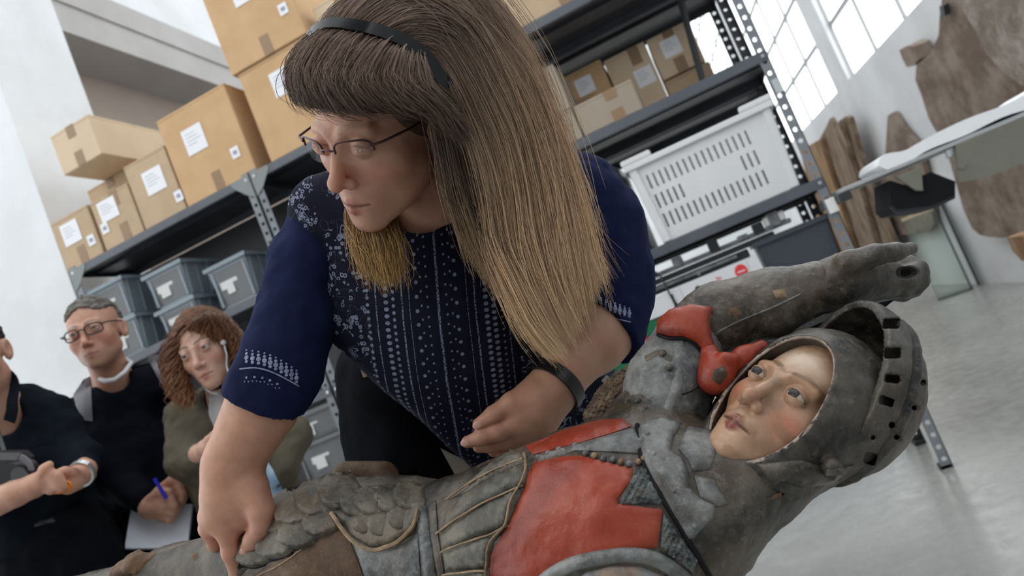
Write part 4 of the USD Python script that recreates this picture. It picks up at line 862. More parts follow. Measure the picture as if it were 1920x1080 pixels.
part('cop_wear', patch(SC, [(1338, 694), (1358, 686), (1364, 704), (1350, 722), (1334, 712)], 0.0012, step=4), M_iron, ST, smooth=40)
mb = J([(1120, 782, .945, 26), (1150, 748, .945, 26), (1180, 720, .945, 24), (1200, 698, .945, 18)])
part('mail_sleeve', surface_nets(lambda p: chain(p, mb, .02) + 0.0025 * np.sin(p[:, 0] * 700) * np.sin(p[:, 2] * 700 + p[:, 1] * 500), *near_bounds([a[0] for a in mb], .05), .0022), M_mailb, ST, 'brown woven mail in the armpit', smooth=True, kind='stuff')

# head: painted face inside a coif
HM = head_frame(1497, 783, .815, (-.56, .60, .57), (.69, .72, -.08)); HS = 0.82
hd = surface_nets(lambda q: head_sdf(q, 0.92, False, 1.0, 0.85), (-.1, -.13, -.14), (.1, .14, .14), .0015); polish(hd, 2)
hc = face_colors(hd.vertices, (.50, .315, .205), (.25, .065, .048), 1.0, (.16, .085, .045), 0.75, hue=(.44, .13, .085), browz=0.024, blush_r=0.023)
L_ = hd.vertices; na = meshkit.fbm(L_ * 45, 4, 9)[:, None]; stain = np.clip((na - 0.46) * 3.2, 0, 0.6)
hc = hc * (1 - stain) + np.array([.26, .155, .09]) * stain
w_ = np.clip(0.75 * gauss(L_, (0.0, .09, .048), (.04, .05, .014)) , 0, 1)[:, None]; hc = hc * (1 - w_) + np.array([.70, .58, .46]) * w_  # pale forehead patch paints in a highlight
for cc, rr, kk, co in (((.030, .086, .001), (.019, .03, .011), .5, (.20, .105, .055)), ((.013, .10, -.030), (.006, .02, .016), .45, (.24, .13, .075)), ((.028, .085, -.078), (.012, .03, .007), .3, (.26, .13, .08))):  # brown stain and shading painted into eye sockets, nose sides and mouth corners
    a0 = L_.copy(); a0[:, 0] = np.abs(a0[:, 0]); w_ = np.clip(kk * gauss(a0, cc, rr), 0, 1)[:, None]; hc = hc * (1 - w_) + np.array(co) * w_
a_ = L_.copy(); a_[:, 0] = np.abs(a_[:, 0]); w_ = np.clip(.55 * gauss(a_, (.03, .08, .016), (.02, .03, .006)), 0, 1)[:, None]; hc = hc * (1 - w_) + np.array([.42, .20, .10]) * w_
hv = hd.copy(); hv.vertices = to_world(hd.vertices, HM, HS)
M_paint = mat('painted_face', (1, 1, 1), 0.33, 0.5, vcol=True, col2=(0.82, 0.78, 0.74), scale=38, bump=0.15, bscale=160, detail=8)
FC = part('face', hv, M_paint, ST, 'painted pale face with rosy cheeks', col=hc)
for s_ in (-1, 1):
    e_, ec_ = eye_mesh(s_, HM, HS, (0.22 * 0, 1, 0.05), iris=(.035, .028, .025), white=(.50, .41, .32), iris_a=0.60); part('eye', e_, mat('painted_eye', (1, 1, 1), .35, .4, vcol=True), FC, col=ec_)
def oval(q): 
    x, z = q[:, 0] / 0.0625, (q[:, 2] + 0.016) / 0.098; return (np.sqrt(x * x + z * z) - 1) * 0.06
NK = [(to_local(np.array([a]), HM, HS)[0], r / HS) for a, r in J([(1480, 850, .84, 70), (1405, 895, .825, 92), (1330, 935, .82, 108), (1290, 955, .82, 110)])]
def coif_f(q):
    d = smin(sd_ell(q, (0, -.018, .034), (.0735, .094, .083)), sd_ell(q, (0, .020, -.028), (.062, .062, .088)), .03) - .019
    d = smin(d, chain(q, NK, .03), .04)
    hole = np.maximum(oval(q), 0.0 - q[:, 1]); d = smax(d, -hole, .004)
    ax = q.copy(); ax[:, 0] = np.abs(ax[:, 0]); d = smin(d, sd_sph(ax, (.097, .03, -.035), .012), .008); return d
cf = polish(surface_nets(coif_f, (-.3, -.35, -.42), (.3, .2, .2), .003), 2)
cf.vertices += cf.vertex_normals * ((meshkit.fbm(cf.vertices * 40, 3, 7) - .5) * .005)[:, None]
cw = cf.copy(); cw.vertices = to_world(cf.vertices, HM, HS)
part('coif', cw, M_coif, ST, 'dark mail-grey coif round the face', smooth=True); SK = Surf(cw)
th = np.linspace(0, 2 * np.pi, 73); ring = []
cray = trimesh.ray.ray_pyembree.RayMeshIntersector(cf) if hasattr(trimesh.ray, 'ray_pyembree') else cf.ray
for t_ in th:
    x, z = .064 * math.cos(t_), -.016 + .0995 * math.sin(t_)
    h_ = cray.intersects_location([[x, .3, z]], [[0, -1, 0]], multiple_hits=False)[0]
    ring.append([x, (h_[0][1] if len(h_) else .06) - .003, z])
ring = np.array(ring); ring[:, 1] = np.convolve(np.r_[ring[-4:-1, 1], ring[:, 1], ring[1:4, 1]], np.ones(7) / 7, 'valid')
part('face_rim', tube(to_world(ring, HM, HS), 0.0022, 8), armour('pale_rim', (.30, .22, .17), (.50, .42, .36), .5, scale=40), ST, 'pale rim round the face opening', smooth=True)
part('coif_lappet', patch(SK, [(1420, 870), (1500, 862), (1560, 880), (1600, 870), (1560, 905), (1500, 912), (1462, 900), (1450, 912)], .005), M_iron, ST, smooth=50)
part('neck_lace', line_on(SK, [(1330, 965), (1380, 950), (1440, 932), (1462, 925)], .003, .002), M_wood, ST)
part('neck_crack', line_on(SK, [(1345, 900), (1390, 925), (1430, 945), (1470, 925)], .0014, .0003), M_blk, ST)
# helmet bowl with raised, slotted visor
def cv(x, y, z): return x * CR + y * CU - z * fw
HO = P(1570, 732, .815); mo = cv(-.88, .39, .27); mo /= np.linalg.norm(mo)
e1 = cv(.40, .91, 0); e1 -= mo * (e1 @ mo); e1 /= np.linalg.norm(e1); e2 = np.cross(mo, e1)
HW = np.stack([mo, e1, e2], 1)
ppm = FP / .80
slots = [(1671, 607, 15, 9, 0), (1674, 662, 15, 10, 0), (1673, 710, 14, 8, .1), (1662, 752, 14, 8, .3), (1632, 860, 11, 11, .3)]
dots = [(1735, 618, 5), (1733, 668, 5.5), (1730, 718, 5.5), (1713, 764, 5.5), (1672, 797, 6), (1636, 820, 5.5), (1680, 820, 6), (1742, 640, 4)]
def helm_f(p):
    q = (p - HO) @ HW
    a = sd_ell(q, (0, 0, 0), (172 / ppm, 178 / ppm, 122 / ppm))
    b = sd_ell(q, (0, 0, 0), (172 / ppm - .007, 178 / ppm - .007, 122 / ppm - .007))
    d = np.maximum(np.maximum(a, -b), q[:, 0] - 0.012)
    band = np.maximum(np.maximum(sd_ell(q, (0, 0, 0), (176 / ppm, 182 / ppm, 126 / ppm)), -b), np.abs(q[:, 0] + 0.005) - .0165)
    ridge = np.maximum(np.maximum(sd_ell(q, (0, 0, 0), (178 / ppm, 185 / ppm, 129 / ppm)), -b), np.abs(q[:, 0] + 0.034) - .004)
    d = smin(smin(d, band, .002), ridge, .003)
    dep = (p - CAM) @ fw; px = 960 + FP * ((p - CAM) @ CR) / dep; py = 540 - FP * ((p - CAM) @ CU) / dep; near = dep - .80
    for x, y, w, h, an in slots:
        c, s_ = math.cos(an), math.sin(an); u, v = (px - x) * c + (py - y) * s_, -(px - x) * s_ + (py - y) * c
        d = np.maximum(d, -np.maximum(np.maximum(np.abs(u) - w, np.abs(v) - h) / ppm, near))
    for x, y, r in dots: d = np.maximum(d, -np.maximum((np.hypot(px - x, py - y) - r) / ppm, near))
    return d
hm = surface_nets(helm_f, HO - .17, HO + .17, .0021); polish(hm, 1)
hm.vertices += hm.vertex_normals * ((meshkit.fbm(hm.vertices * 60, 3, 8) - .5) * .003)[:, None]
part('helmet', hm, M_coif, ST, 'slotted helmet bowl with its visor pushed up', smooth=True)
# far cheek of the visor: a thin black-lined plate between the arm and the face
vp = [(1308, 806), (1341, 747), (1400, 690), (1442, 649), (1528, 597), (1640, 558), (1690, 548), (1650, 580), (1560, 622), (1500, 660), (1440, 720), (1380, 775), (1345, 806)]
q0 = np.array([P(x, y, .885) for x, y in vp]); c0 = q0.mean(0); 
pl2 = Polygon([((a - c0) @ CR, (a - c0) @ CU) for a in q0]).buffer(0)
part('visor_plate', extrude(pl2, .006, frame(c0, CR, CU, -fw)), M_blk, ST, 'black inside of the raised visor')
edge_pts = [P(x, y, .880) for x, y in [(1436, 655), (1475, 630), (1528, 602), (1590, 574), (1640, 560), (1690, 549)]]
part('visor_edge', ribbon(smooth_path(edge_pts, 20), -fw, np.linspace(.004, .012, 20), .004), M_silver, ST, 'edge of the raised visor, light painted in grey')  # silver grey stands in for light along the visor edge
# trestle table under the figure
TB = thing('work_table', 'work table under the armoured figure, mostly below the picture', 'table', (-0.5, 1.0, 0))
zt = float(min(torso.vertices[:, 2].min(), 0.84)); 
M_tab = mat('table_grey_laminate', (.32, .32, .31), .5)
tm0 = P(1150, 1000, .88); dx = P(350, 1080, 1.1) - tm0; dx[2] = 0; Lx = np.linalg.norm(dx); dx /= Lx; dy = np.array([-dx[1], dx[0], 0])
if dy[1] > 0: dy = -dy
TMx = frame(np.array([tm0[0], tm0[1], 0]), dx, -dy if np.dot(np.cross(dx, -dy), [0, 0, 1]) > 0 else dy, (0, 0, 1))
part('table_top', bevel_box(.1, 1.5, -.22, .22, zt - .03, zt + .002, .004, TMx), M_tab, TB)
for x in (.15, 1.45):
    for y in (-.18, .18): part('leg', bevel_box(x - .02, x + .02, y - .02, y + .02, 0, zt - .03, .003, TMx), M_postd, TB)
# ---------------------------------------------------------------- the woman leaning over the figure
WO = thing('person', 'woman with long blond hair, glasses and navy patterned tunic, bending over the statue and pointing', 'person', (float(P(820, 800, 1.2)[0]), float(P(820, 800, 1.2)[1]), 0.0))
WM_ = head_frame(720, 222, .935, (-.50, -.55, .67), (-.20, .80, .56)); WS = 1.0
wn = J([(800, 330, 1.02, 72), (835, 400, 1.08, 80), (850, 470, 1.12, 110)])
# her right arm with the pointing hand, her left arm with the hand on the belly
ra = J([(515, 700, 1.0, 58), (490, 765, 1.0, 58), (458, 825, 1.0, 48), (430, 872, 1.0, 44)])
rp = [J([(430, 872, 1.0, 43), (424, 925, 1.0, 44), (418, 962, 1.0, 42)]), J([(445, 885, 1.0, 42), (462, 935, .995, 38), (462, 958, 1.0, 34)])]
rfing = [J([(420, 965, .99, 27), (427, 1000, .99, 19), (432, 1036, .99, 15.5), (446, 1075, 1.005, 14.5), (458, 1100, 1.015, 12)]),
         J([(398, 972, 1.0, 24), (392, 990, 1.005, 18), (404, 1018, 1.035, 15), (425, 1020, 1.05, 13)]),
         J([(472, 915, .985, 32), (490, 960, .975, 25), (490, 988, .972, 20), (474, 1012, .978, 16.5), (462, 1027, .985, 12)]),
         J([(452, 955, 1.0, 24), (463, 985, 1.015, 18), (458, 1008, 1.03, 15), (445, 1010, 1.045, 13)])]
la = J([(1140, 610, 1.12, 56), (1112, 640, 1.10, 55), (1062, 692, 1.06, 42), (1040, 720, 1.045, 38)])
lp = [J([(1040, 720, 1.045, 38), (1005, 752, 1.035, 42), (978, 775, 1.03, 42)]), J([(1045, 735, 1.045, 34), (1010, 785, 1.04, 36), (985, 800, 1.04, 32)])]
lfing = [J([(1000, 742, 1.025, 28), (960, 755, 1.015, 20), (925, 777, 1.01, 15.5), (898, 795, 1.012, 12)]),
         J([(968, 790, 1.025, 24), (932, 810, 1.015, 17.5), (903, 820, 1.012, 15), (876, 829, 1.015, 11.5)]),
         J([(982, 806, 1.035, 22), (948, 824, 1.03, 17), (920, 834, 1.03, 14), (898, 838, 1.035, 11.5)]),
         J([(996, 812, 1.045, 20), (966, 832, 1.045, 16), (942, 842, 1.05, 13), (925, 846, 1.055, 11)])]
inner = [J([(850, 470, 1.12, 95), (850, 640, 1.19, 100), (870, 740, 1.26, 70)]), J([(835, 420, 1.10, 70), (625, 415, 1.09, 34), (575, 560, 1.05, 40), (520, 690, 1.01, 48), (515, 700, 1.0, 52)]), J([(835, 420, 1.12, 70), (1070, 390, 1.14, 60), (1135, 530, 1.14, 56), (1140, 610, 1.12, 54)])]
def woman_f(p):
    d = None
    for c in inner: e = chain(p, c, .03); d = e if d is None else smin(d, e, .03)
    d = smin(d, chain(p, wn, .02), .02)
    for arm in (ra, la): d = smin(d, chain(p, arm, .03), .02)
    m = np.linalg.norm(p - WM_[:3, 3], axis=1) < .30
    if m.any(): d[m] = smin(d[m], head_sdf(to_local(p[m], WM_, WS), 0.12, True, 1.0, 0.95, -.001) * WS, .025)
    for palm, fg in ((rp, rfing), (lp, lfing)):
        c = np.mean([a[0] for a in palm[0]], 0); m = np.linalg.norm(p - c, axis=1) < .26
        if m.any():
            q = p[m]; dd = d[m]
            for pl in palm: dd = smin(dd, chain(q, pl, .01), .022)
            g_ = None
            for g in fg: e = chain(q, g, .006); g_ = e if g_ is None else smin(g_, e, .0035)
            d[m] = smin(dd, g_, .009)
    return d
wb = np.array([a[0] for g in (ra, la, wn, *rfing, *lfing, *inner) for a in g] + [WM_[:3, 3] + .15, WM_[:3, 3] - .15])
wsk = surface_nets(woman_f, *near_bounds(wb, .14), .0021); polish(wsk, 2)
ql = to_local(wsk.vertices, WM_, WS); isf = np.linalg.norm(ql, axis=1) < .2
SK_W = np.array((.50, .275, .185)); wc = np.tile(SK_W, (len(ql), 1))
fcol = face_colors(ql, (.46, .255, .18), (.34, .13, .105), 0.55, (.14, .085, .05), 0.30, hue=(.45, .15, .11), browz=0.022); wc[isf] = fcol[isf]
hn = meshkit.fbm(wsk.vertices * 50, 3, 3)[:, None]; wc = wc * (0.88 + 0.24 * hn)
for g in rfing + lfing:      # reddish knuckles and finger tips
    for c_, r_ in g[1:]:
        w_ = np.clip(0.35 * np.exp(-(np.linalg.norm(wsk.vertices - c_, axis=1) / (r_ * 1.3)) ** 2), 0, 1)[:, None]; wc = wc * (1 - w_) + np.array([.50, .20, .15]) * w_
WB = part('body', wsk, M_skin, WO, 'bare face, forearms and hands', col=wc)
for s_ in (-1, 1):
    e_, ec_ = eye_mesh(s_, WM_, WS, (0, .7, -.7)); part('eye', e_, M_eye, WB, col=ec_)
M_nail = mat('nail', (.58, .33, .26), .25, .5)
for (c_, r_), (b_, _r) in ((rfing[2][-1], rfing[2][-2]), (lfing[0][-1], lfing[0][-2]), (lfing[1][-1], lfing[1][-2])):
    ax_ = c_ - b_; ax_ /= np.linalg.norm(ax_); nn = (CAM - c_); nn -= ax_ * (nn @ ax_); nn /= np.linalg.norm(nn)
    nm = trimesh.creation.icosphere(2, 1.0); nm.vertices *= [r_ * .85, r_ * .62, r_ * .22]; nm.apply_transform(frame(c_ + nn * r_ * .86 + ax_ * r_ * .1, ax_, np.cross(nn, ax_), nn)); part('nail', nm, M_nail, WB, smooth=True)

# tunic and sleeves; pattern coordinates follow the cloth (u across the chest, v down the body)
tA = J([(800, 420, 1.12, 130), (825, 560, 1.14, 178), (835, 640, 1.16, 178), (868, 770, 1.2, 128), (890, 850, 1.22, 105)]); tB = J([(612, 392, 1.08, 66), (700, 395, 1.10, 80), (800, 385, 1.13, 95), (980, 370, 1.13, 100), (1085, 375, 1.13, 84)])
tC = J([(640, 450, 1.08, 50), (690, 560, 1.09, 80), (730, 650, 1.13, 80)]); tD = J([(960, 640, 1.18, 130), (1010, 720, 1.22, 105), (1060, 775, 1.25, 88), (950, 850, 1.25, 90)])
HEM = np.cross(ray(640, 655), ray(905, 890)); HEM /= np.linalg.norm(HEM); HEM *= np.sign(HEM @ ray(700, 860))
def tunic_f(p):
    d = smin(chain(p, tA, .05), chain(p, tB, .04), .08); d = smin(d, chain(p, tC, .04), .06); d = smin(d, chain(p, tD, .04), .06)
    d = smax(d, (p - CAM) @ HEM, .006)
    neck = sd_rc(p, P(770, 330, .92), P(790, 380, 1.08), .06, .052); return smax(d, -neck, .01)
tun = surface_nets(tunic_f, *near_bounds([a[0] for a in tA + tB + tC + tD], .16), .006); polish(tun, 6)
def folds(m, k, amp, sd, stretch=(1, 1, 1)):
    v = m.vertices * np.asarray(stretch); n = meshkit.fbm(v * k, 3, sd) - .5; m.vertices += m.vertex_normals * (n * amp)[:, None]; return m
folds(tun, 14, .022, 5, (1.0, 1.0, .45))
TO = P(820, 560, 1.0); down = P(870, 830, 1.1) - P(820, 430, 1.02); down /= np.linalg.norm(down); acr = CR - down * (CR @ down); acr /= np.linalg.norm(acr)
uvt = np.stack([(tun.vertices - TO) @ acr, (tun.vertices - TO) @ down], 1)
def cloth_print(name, stripes):
    """navy cloth with white print: rows of dots, thin lines and paisley drops, in metres of cloth (mesh attribute st)"""
    N = {'uv': ('uvmap', {'attribute': 'st'}), 's': ('separate_xyz', {}), 'p': ('principled_bsdf', dict(roughness=.85, specular_ior_level=.15))}
    Lk = [('uv.UV', 's.vector')]; acc = None; k = [0]
    def math_(op, a, b=None, c=None, clamp=False):
        k[0] += 1; n = 'm%d' % k[0]; N[n] = ('math', dict(math_type=op, use_clamp=clamp))
        for i, x in enumerate((a, b, c)):
            if x is None: continue
            if isinstance(x, str): Lk.append((x, '%s.value%d' % (n, i + 1)))
            else: N[n][1]['value%d' % (i + 1)] = float(x)
        return n + '.value'
    U, V = 's.x', 's.y'
    def band(x, c, w):      # 1 within w of c
        return math_('less_than', math_('absolute', math_('subtract', x, c)), w)
    def dots(c, w, pitch, r, phase=0.0):   # a column of blobs
        f = math_('pingpong', math_('add', V, phase + 10), pitch / 2); du = math_('absolute', math_('subtract', U, c))
        return math_('less_than', math_('add', math_('power', math_('divide', du, w), 2.0), math_('power', math_('divide', f, r), 2.0)), 1.0)
    ms = []
    if stripes:
        for c, w in stripes['lines']:
            nz = 'nl'; 
            if nz not in N: N[nz] = ('noise_texture', dict(scale=420, detail=2)); Lk.append(('uv.UV', nz + '.vector'))
            ms.append(math_('multiply', band(U, c, w), math_('greater_than', nz + '.fac', .46)))
        for c, w, pt, r, ph in stripes['dots']: ms.append(dots(c, w, pt, r, ph))
    # paisley away from the stripes
    N['v'] = ('voronoi_texture', dict(scale=30, feature='f1', randomness=.9)); N['v2'] = ('voronoi_texture', dict(scale=135, feature='f1', randomness=1.0))
    N['wn'] = ('noise_texture', dict(scale=34, detail=2)); Lk.append(('uv.UV', 'wn.vector'))
    N['wm'] = ('mix_vector', dict(fac=.06)); Lk += [('uv.UV', 'wm.a'), ('wn.color', 'wm.b'), ('wm.result', 'v.vector'), ('uv.UV', 'v2.vector')]
    ringy = math_('less_than', math_('absolute', math_('subtract', math_('pingpong', 'v.distance', .17), .10)), .026)
    speck = math_('less_than', math_('absolute', math_('subtract', 'v2.distance', .30)), .10)
    N['pn'] = ('noise_texture', dict(scale=30, detail=1)); Lk.append(('uv.UV', 'pn.vector'))
    pais = math_('maximum', math_('multiply', ringy, math_('less_than', 'v.distance', .42)), math_('multiply', speck, math_('greater_than', 'pn.fac', .50)))
    if stripes:
        out = math_('greater_than', math_('absolute', math_('subtract', U, stripes['c'])), stripes['half']); pais = math_('multiply', pais, out)
    ms.append(pais)
    acc = ms[0]
    for m_ in ms[1:]: acc = math_('maximum', acc, m_)
    N['nf'] = ('noise_texture', dict(scale=120, detail=3)); Lk.append(('uv.UV', 'nf.vector'))
    acc = math_('multiply', acc, math_('multiply_add', 'nf.fac', .9, .18, clamp=True))
    N['mx'] = ('mix_color', dict(blend_type='mix', a=(.0060, .0070, .019), b=(.27, .30, .42))); Lk += [(acc, 'mx.fac'), ('mx.result', 'p.base_color')]
    N['bn'] = ('noise_texture', dict(scale=700, detail=2)); N['b'] = ('bump', dict(strength=.25, distance=.002)); Lk += [('uv.UV', 'bn.vector'), ('bn.fac', 'b.height'), ('b.normal', 'p.normal')]
    return usdkit.material(stage, '/World/Looks/' + name, N, Lk, surface='p.BSDF')
uc = .0
M_tun = cloth_print('navy_printed_cloth', dict(c=.005, half=.098, lines=[(-.046, .0011), (.002, .0016), (.050, .0011), (.092, .0009), (-.082, .0009), (-.036, .0005), (.040, .0005)],
    dots=[(-.068, .0034, .0088, .0026, 0), (-.058, .0022, .0088, .0024, .004), (-.026, .0024, .0175, .0024, 0), (-.020, .0013, .0175, .0016, .006), (.026, .0024, .0175, .0024, .004), (.020, .0013, .0175, .0016, .009),
          (.064, .0032, .0085, .0026, 0), (.074, .0032, .0085, .0026, .004), (-.094, .0025, .009, .0022, 0), (-.012, .0014, .0125, .0016, .006), (.013, .0014, .0125, .0016, .006), (.084, .0016, .009, .0016, 0)]))
M_navy = mat('navy_jersey', (.0075, .011, .040), .9, .12, col2=(.011, .0165, .058), scale=6, bump=.08, bscale=500)
TU = part('tunic', tun, M_tun, WO, 'navy tunic with white printed stripes and paisley', uv=uvt)
ST_T = Surf(tun)
def sleeve(js, hem, n0, seed, lab):
    m = polish(surface_nets(lambda p: np.maximum(chain(p, js, .04), (p - hem[0]) @ hem[1]), *near_bounds([a[0] for a in js], .1), .004), 4)
    folds(m, 17, .020, seed, (1, 1, .6)); folds(m, 45, .005, seed + 1); return part('sleeve', m, M_navy, WO, lab, smooth=True), m
rs = J([(578, 415, 1.075, 42), (566, 500, 1.06, 53), (555, 590, 1.04, 65), (525, 690, 1.01, 68), (490, 765, 1.0, 66), (470, 800, 1.0, 64)])
hd_ = P(470, 800, 1.0) - P(525, 690, 1.01); hd_ /= np.linalg.norm(hd_); hd_r = hd_ * 1.0 + CR * (-.0) - CU * .0
n_r = P(440, 850, 1.0) - P(492, 758, 1.0); n_r -= CR * 0; n_r = n_r / np.linalg.norm(n_r); n_r = n_r + CR * (.13); n_r /= np.linalg.norm(n_r)
s1, sm1 = sleeve(rs, (P(490, 757, 1.0), n_r), None, 11, 'her right sleeve, plain navy with printed cuff')
ls = J([(1085, 372, 1.13, 84), (1112, 430, 1.14, 88), (1138, 510, 1.14, 76), (1148, 570, 1.13, 62), (1132, 622, 1.12, 62), (1100, 660, 1.1, 60)])
n_l = P(1085, 670, 1.08) - P(1145, 600, 1.12); n_l /= np.linalg.norm(n_l)
s2, sm2 = sleeve(ls, (P(1132, 622, 1.115), n_l), None, 21, 'her left sleeve, plain navy with printed cuff')
M_print = mat('white_cloth_print', (.34, .38, .50), .8, .2, col2=(.16, .19, .30), scale=160)
SS1, SS2 = Surf(sm1), Surf(sm2)
def cuff_print(surf, top, mid, low, own, k, s):
    t = curve_px(top, k); 
    for (x, y), (x2, y2) in zip(t, np.roll(t, -1, 0)[:-1] if False else t):
        for dx, dy, r in ((0, -9 * s, 1.8), (0, -4 * s, 2.6), (0, 2 * s, 4.0), (0, 8 * s, 2.8)):
            p_, n_ = surf.hit([(x + dx * s, y + dy)]); m_ = trimesh.creation.icosphere(1, 1.0); m_.vertices *= [.0019 * r / 2.4, .0019 * r / 2.4, .0006]
            m_.apply_transform(trimesh.geometry.align_vectors([0, 0, 1], n_[0])); m_.apply_translation(p_[0]); yield m_
    q = curve_px(mid, 60); p_, n_ = surf.hit(q); yield tube(p_ + n_ * .0003, .0010, 5)
    for x, y in curve_px(low, max(k // 2, 4)):
        for dx, dy, r in ((0, 0, 3.0), (-3, 6 * s, 1.8), (3, 6 * s, 1.8)):
            p_, n_ = surf.hit([(x + dx * s, y + dy)]); m_ = trimesh.creation.icosphere(1, 1.0); m_.vertices *= [.0013 * r / 2.4, .0013 * r / 2.4, .0005]
            m_.apply_transform(trimesh.geometry.align_vectors([0, 0, 1], n_[0])); m_.apply_translation(p_[0]); yield m_
part('cuff_print', cat(*cuff_print(SS1, [(462, 668), (490, 672), (525, 686), (556, 706)], [(450, 692), (480, 690), (520, 702), (560, 724)], [(462, 708), (490, 708), (520, 720)], s1, 10, 1.25)), M_print, s1, kind='stuff')
part('cuff_print', cat(*cuff_print(SS2, [(1110, 560), (1140, 572), (1180, 586)], [(1105, 576), (1140, 592), (1182, 604)], [(1110, 592), (1150, 610), (1172, 620)], s2, 9, .9)), M_print, s2, kind='stuff')
# trousers, belt, tunic lining, name tag
tr = [J([(760, 720, 1.26, 110), (800, 850, 1.30, 118), (840, 1000, 1.32, 118), (960, 1200, 1.40, 105)]), J([(960, 760, 1.32, 110), (1000, 900, 1.36, 110), (1080, 1100, 1.42, 100)]), J([(690, 700, 1.30, 60), (730, 820, 1.32, 75), (780, 930, 1.34, 90)])]
M_trs = mat('black_denim', (.004, .0043, .006), .95, .05, col2=(.006, .0066, .009), scale=30, bump=.1, bscale=300)
def tr_f(p):
    d = None
    for c in tr: e = chain(p, c, .04); d = e if d is None else smin(d, e, .05)
    return d
trm = polish(surface_nets(tr_f, *near_bounds([a[0] for c in tr for a in c], .13), .01), 4); folds(trm, 16, .015, 31)
# legs down to the floor
hips = P(880, 860, 1.33); 
legs = []
for s_ in (-1, 1):
    a = hips + np.array([s_ * .09, .02, -.05]); b = np.array([a[0] + s_ * .01, a[1] + .10, .50]); c = np.array([a[0] + s_ * .02, a[1] + .14, .09]); legs.append([(a, .085), (b, .062), (c, .05)])
lgm = surface_nets(lambda p: np.minimum(chain(p, legs[0], .03), chain(p, legs[1], .03)), *near_bounds([j[0] for l in legs for j in l], .1), .012); polish(lgm, 3)
part('trousers', cat(trm, lgm), M_trs, WO, 'black trousers', smooth=True)
M_shoe = mat('dark_leather_shoe', (.02, .017, .015), .4)
for l in legs:
    a = l[-1][0]; part('shoe', polish(surface_nets(lambda p: np.maximum(sd_rc(p, (a[0], a[1] + .02, .045), (a[0], a[1] - .15, .035), .045, .035), -p[:, 2]), (a[0] - .1, a[1] - .25, -.01), (a[0] + .1, a[1] + .12, .12), .006), 2), M_shoe, WO, smooth=True)
ST_R = Surf(trm)
part('belt_loop', patch(ST_R, [(676, 690), (702, 684), (708, 702), (682, 708)], .003, step=4), M_wood, WO, 'brown belt showing beside the tunic', smooth=40)
part('trouser_button', disc(P(832, 884, 1.19), -fw, .003, .004, 10), M_silver, WO)
lin = [(826, 840), (846, 850), (872, 862), (892, 884), (880, 904), (862, 906)]
q0 = [P(x, y, 1.12) for x, y in lin]; c0 = np.mean(q0, 0)
part('tunic_lining', extrude(Polygon([((a - c0) @ CR, (a - c0) @ CU) for a in q0]), .002, frame(c0, CR, CU, -fw)), mat('beige_lining', (.36, .32, .27), .8), TU, 'beige turned-up lining of the tunic hem')
tg = [(1118, 690), (1140, 648), (1152, 690), (1150, 718), (1128, 706)]
q0 = [P(x, y, 1.12) for x, y in tg]; c0 = np.mean(q0, 0)
part('shirt_tail', extrude(Polygon([((a - c0) @ CR, (a - c0) @ CU) for a in q0]), .004, frame(c0, CR, CU, -fw)), mat('light_blue_denim', (.13, .20, .36), .8, col2=(.10, .16, .3), scale=60), TU, 'light blue corner of cloth at her side')
part('shirt_tail', ribbon([P(1132, 708, 1.118), P(1148, 722, 1.118), P(1142, 738, 1.118)], -fw, .012, .003), M_paper, TU, 'white corner of cloth at her side')
# wristband
c_, r_ = la[-1]; axw = la[-1][0] - la[-2][0]; axw /= np.linalg.norm(axw)
_rel = wsk.vertices - c_; _al = _rel @ axw; _k = (np.abs(_al) < .011) & (np.linalg.norm(_rel, axis=1) < .065)
_u = np.cross(axw, CU); _u /= np.linalg.norm(_u); _v = np.cross(axw, _u)
from shapely.geometry import MultiPoint
_h = MultiPoint(np.stack([_rel[_k] @ _u, _rel[_k] @ _v], 1)).convex_hull
wbm = extrude(_h.buffer(.0042).difference(_h.buffer(.0006)), .019, frame(c_ - axw * .0095, _u, _v, axw))
bd = part('wristband', wbm, mat('black_rubber', (.008, .008, .009), .35, .5), WO, 'black wristband on her left wrist', smooth=40)

# glasses
M_frame = mat('dark_red_metal_frame', (.055, .018, .018), .3, .6, metal=.4)
M_lens = usdkit.material(stage, '/World/Looks/lens', {'t': ('transparent_bsdf', dict(color=(.97, .97, .97))), 'g': ('glossy_bsdf', dict(roughness=.02, color=(1, 1, 1))), 'm': ('mix_closure', dict(fac=.035))},
    [('t.BSDF', 'm.closure1'), ('g.BSDF', 'm.closure2')], surface='m.closure')
def glasses(parent, M, s, fm, drop=0.0, half=False, y0=.101, tilt=.12, w=.023, h=.015, r=.0013):
    g = part('glasses', cat(*[tube(to_world([(sg * .009, y0 + .004, .001 - drop), (0, y0 + .0065, .004 - drop), (-sg * .009, y0 + .004, .001 - drop)], M, s), r * s, 8) for sg in (1,)]), fm, parent, 'metal-rimmed glasses', smooth=True)
    for sg in (-1, 1):
        t = np.linspace(0, 2 * np.pi, 41); cx, cz = sg * .0325, -.003 - drop
        sup = lambda v, n: np.sign(v) * np.abs(v) ** n
        xs, zs = cx + w * sup(np.cos(t), .62), cz + h * sup(np.sin(t), .62); ys = y0 - 5.5 * (xs - 0) ** 2 + 0.002 + tilt * (zs - cz) * .3
        rim = to_world(np.stack([xs, ys, zs], 1), M, s)
        part('rim', tube(rim[:21] if half else rim, r * s, 8), fm, g, smooth=True)
        v = np.vstack([rim[:-1], rim[:-1].mean(0)]); f = [[i, (i + 1) % 40, 40] for i in range(40)]
        part('lens', trimesh.Trimesh(v, f, process=False), M_lens, g)
        part('temple', tube(to_world([(sg * .054, y0 - .012, .004 - drop), (sg * .068, y0 - .020, .006 - drop), (sg * .0775, .04, .008), (sg * .080, -.005, .010)], M, s), r * 1.15 * s, 8), fm, g, smooth=True)
    return g
glasses(WO, WM_, WS, M_frame, drop=-.003, half=True, r=.0014)
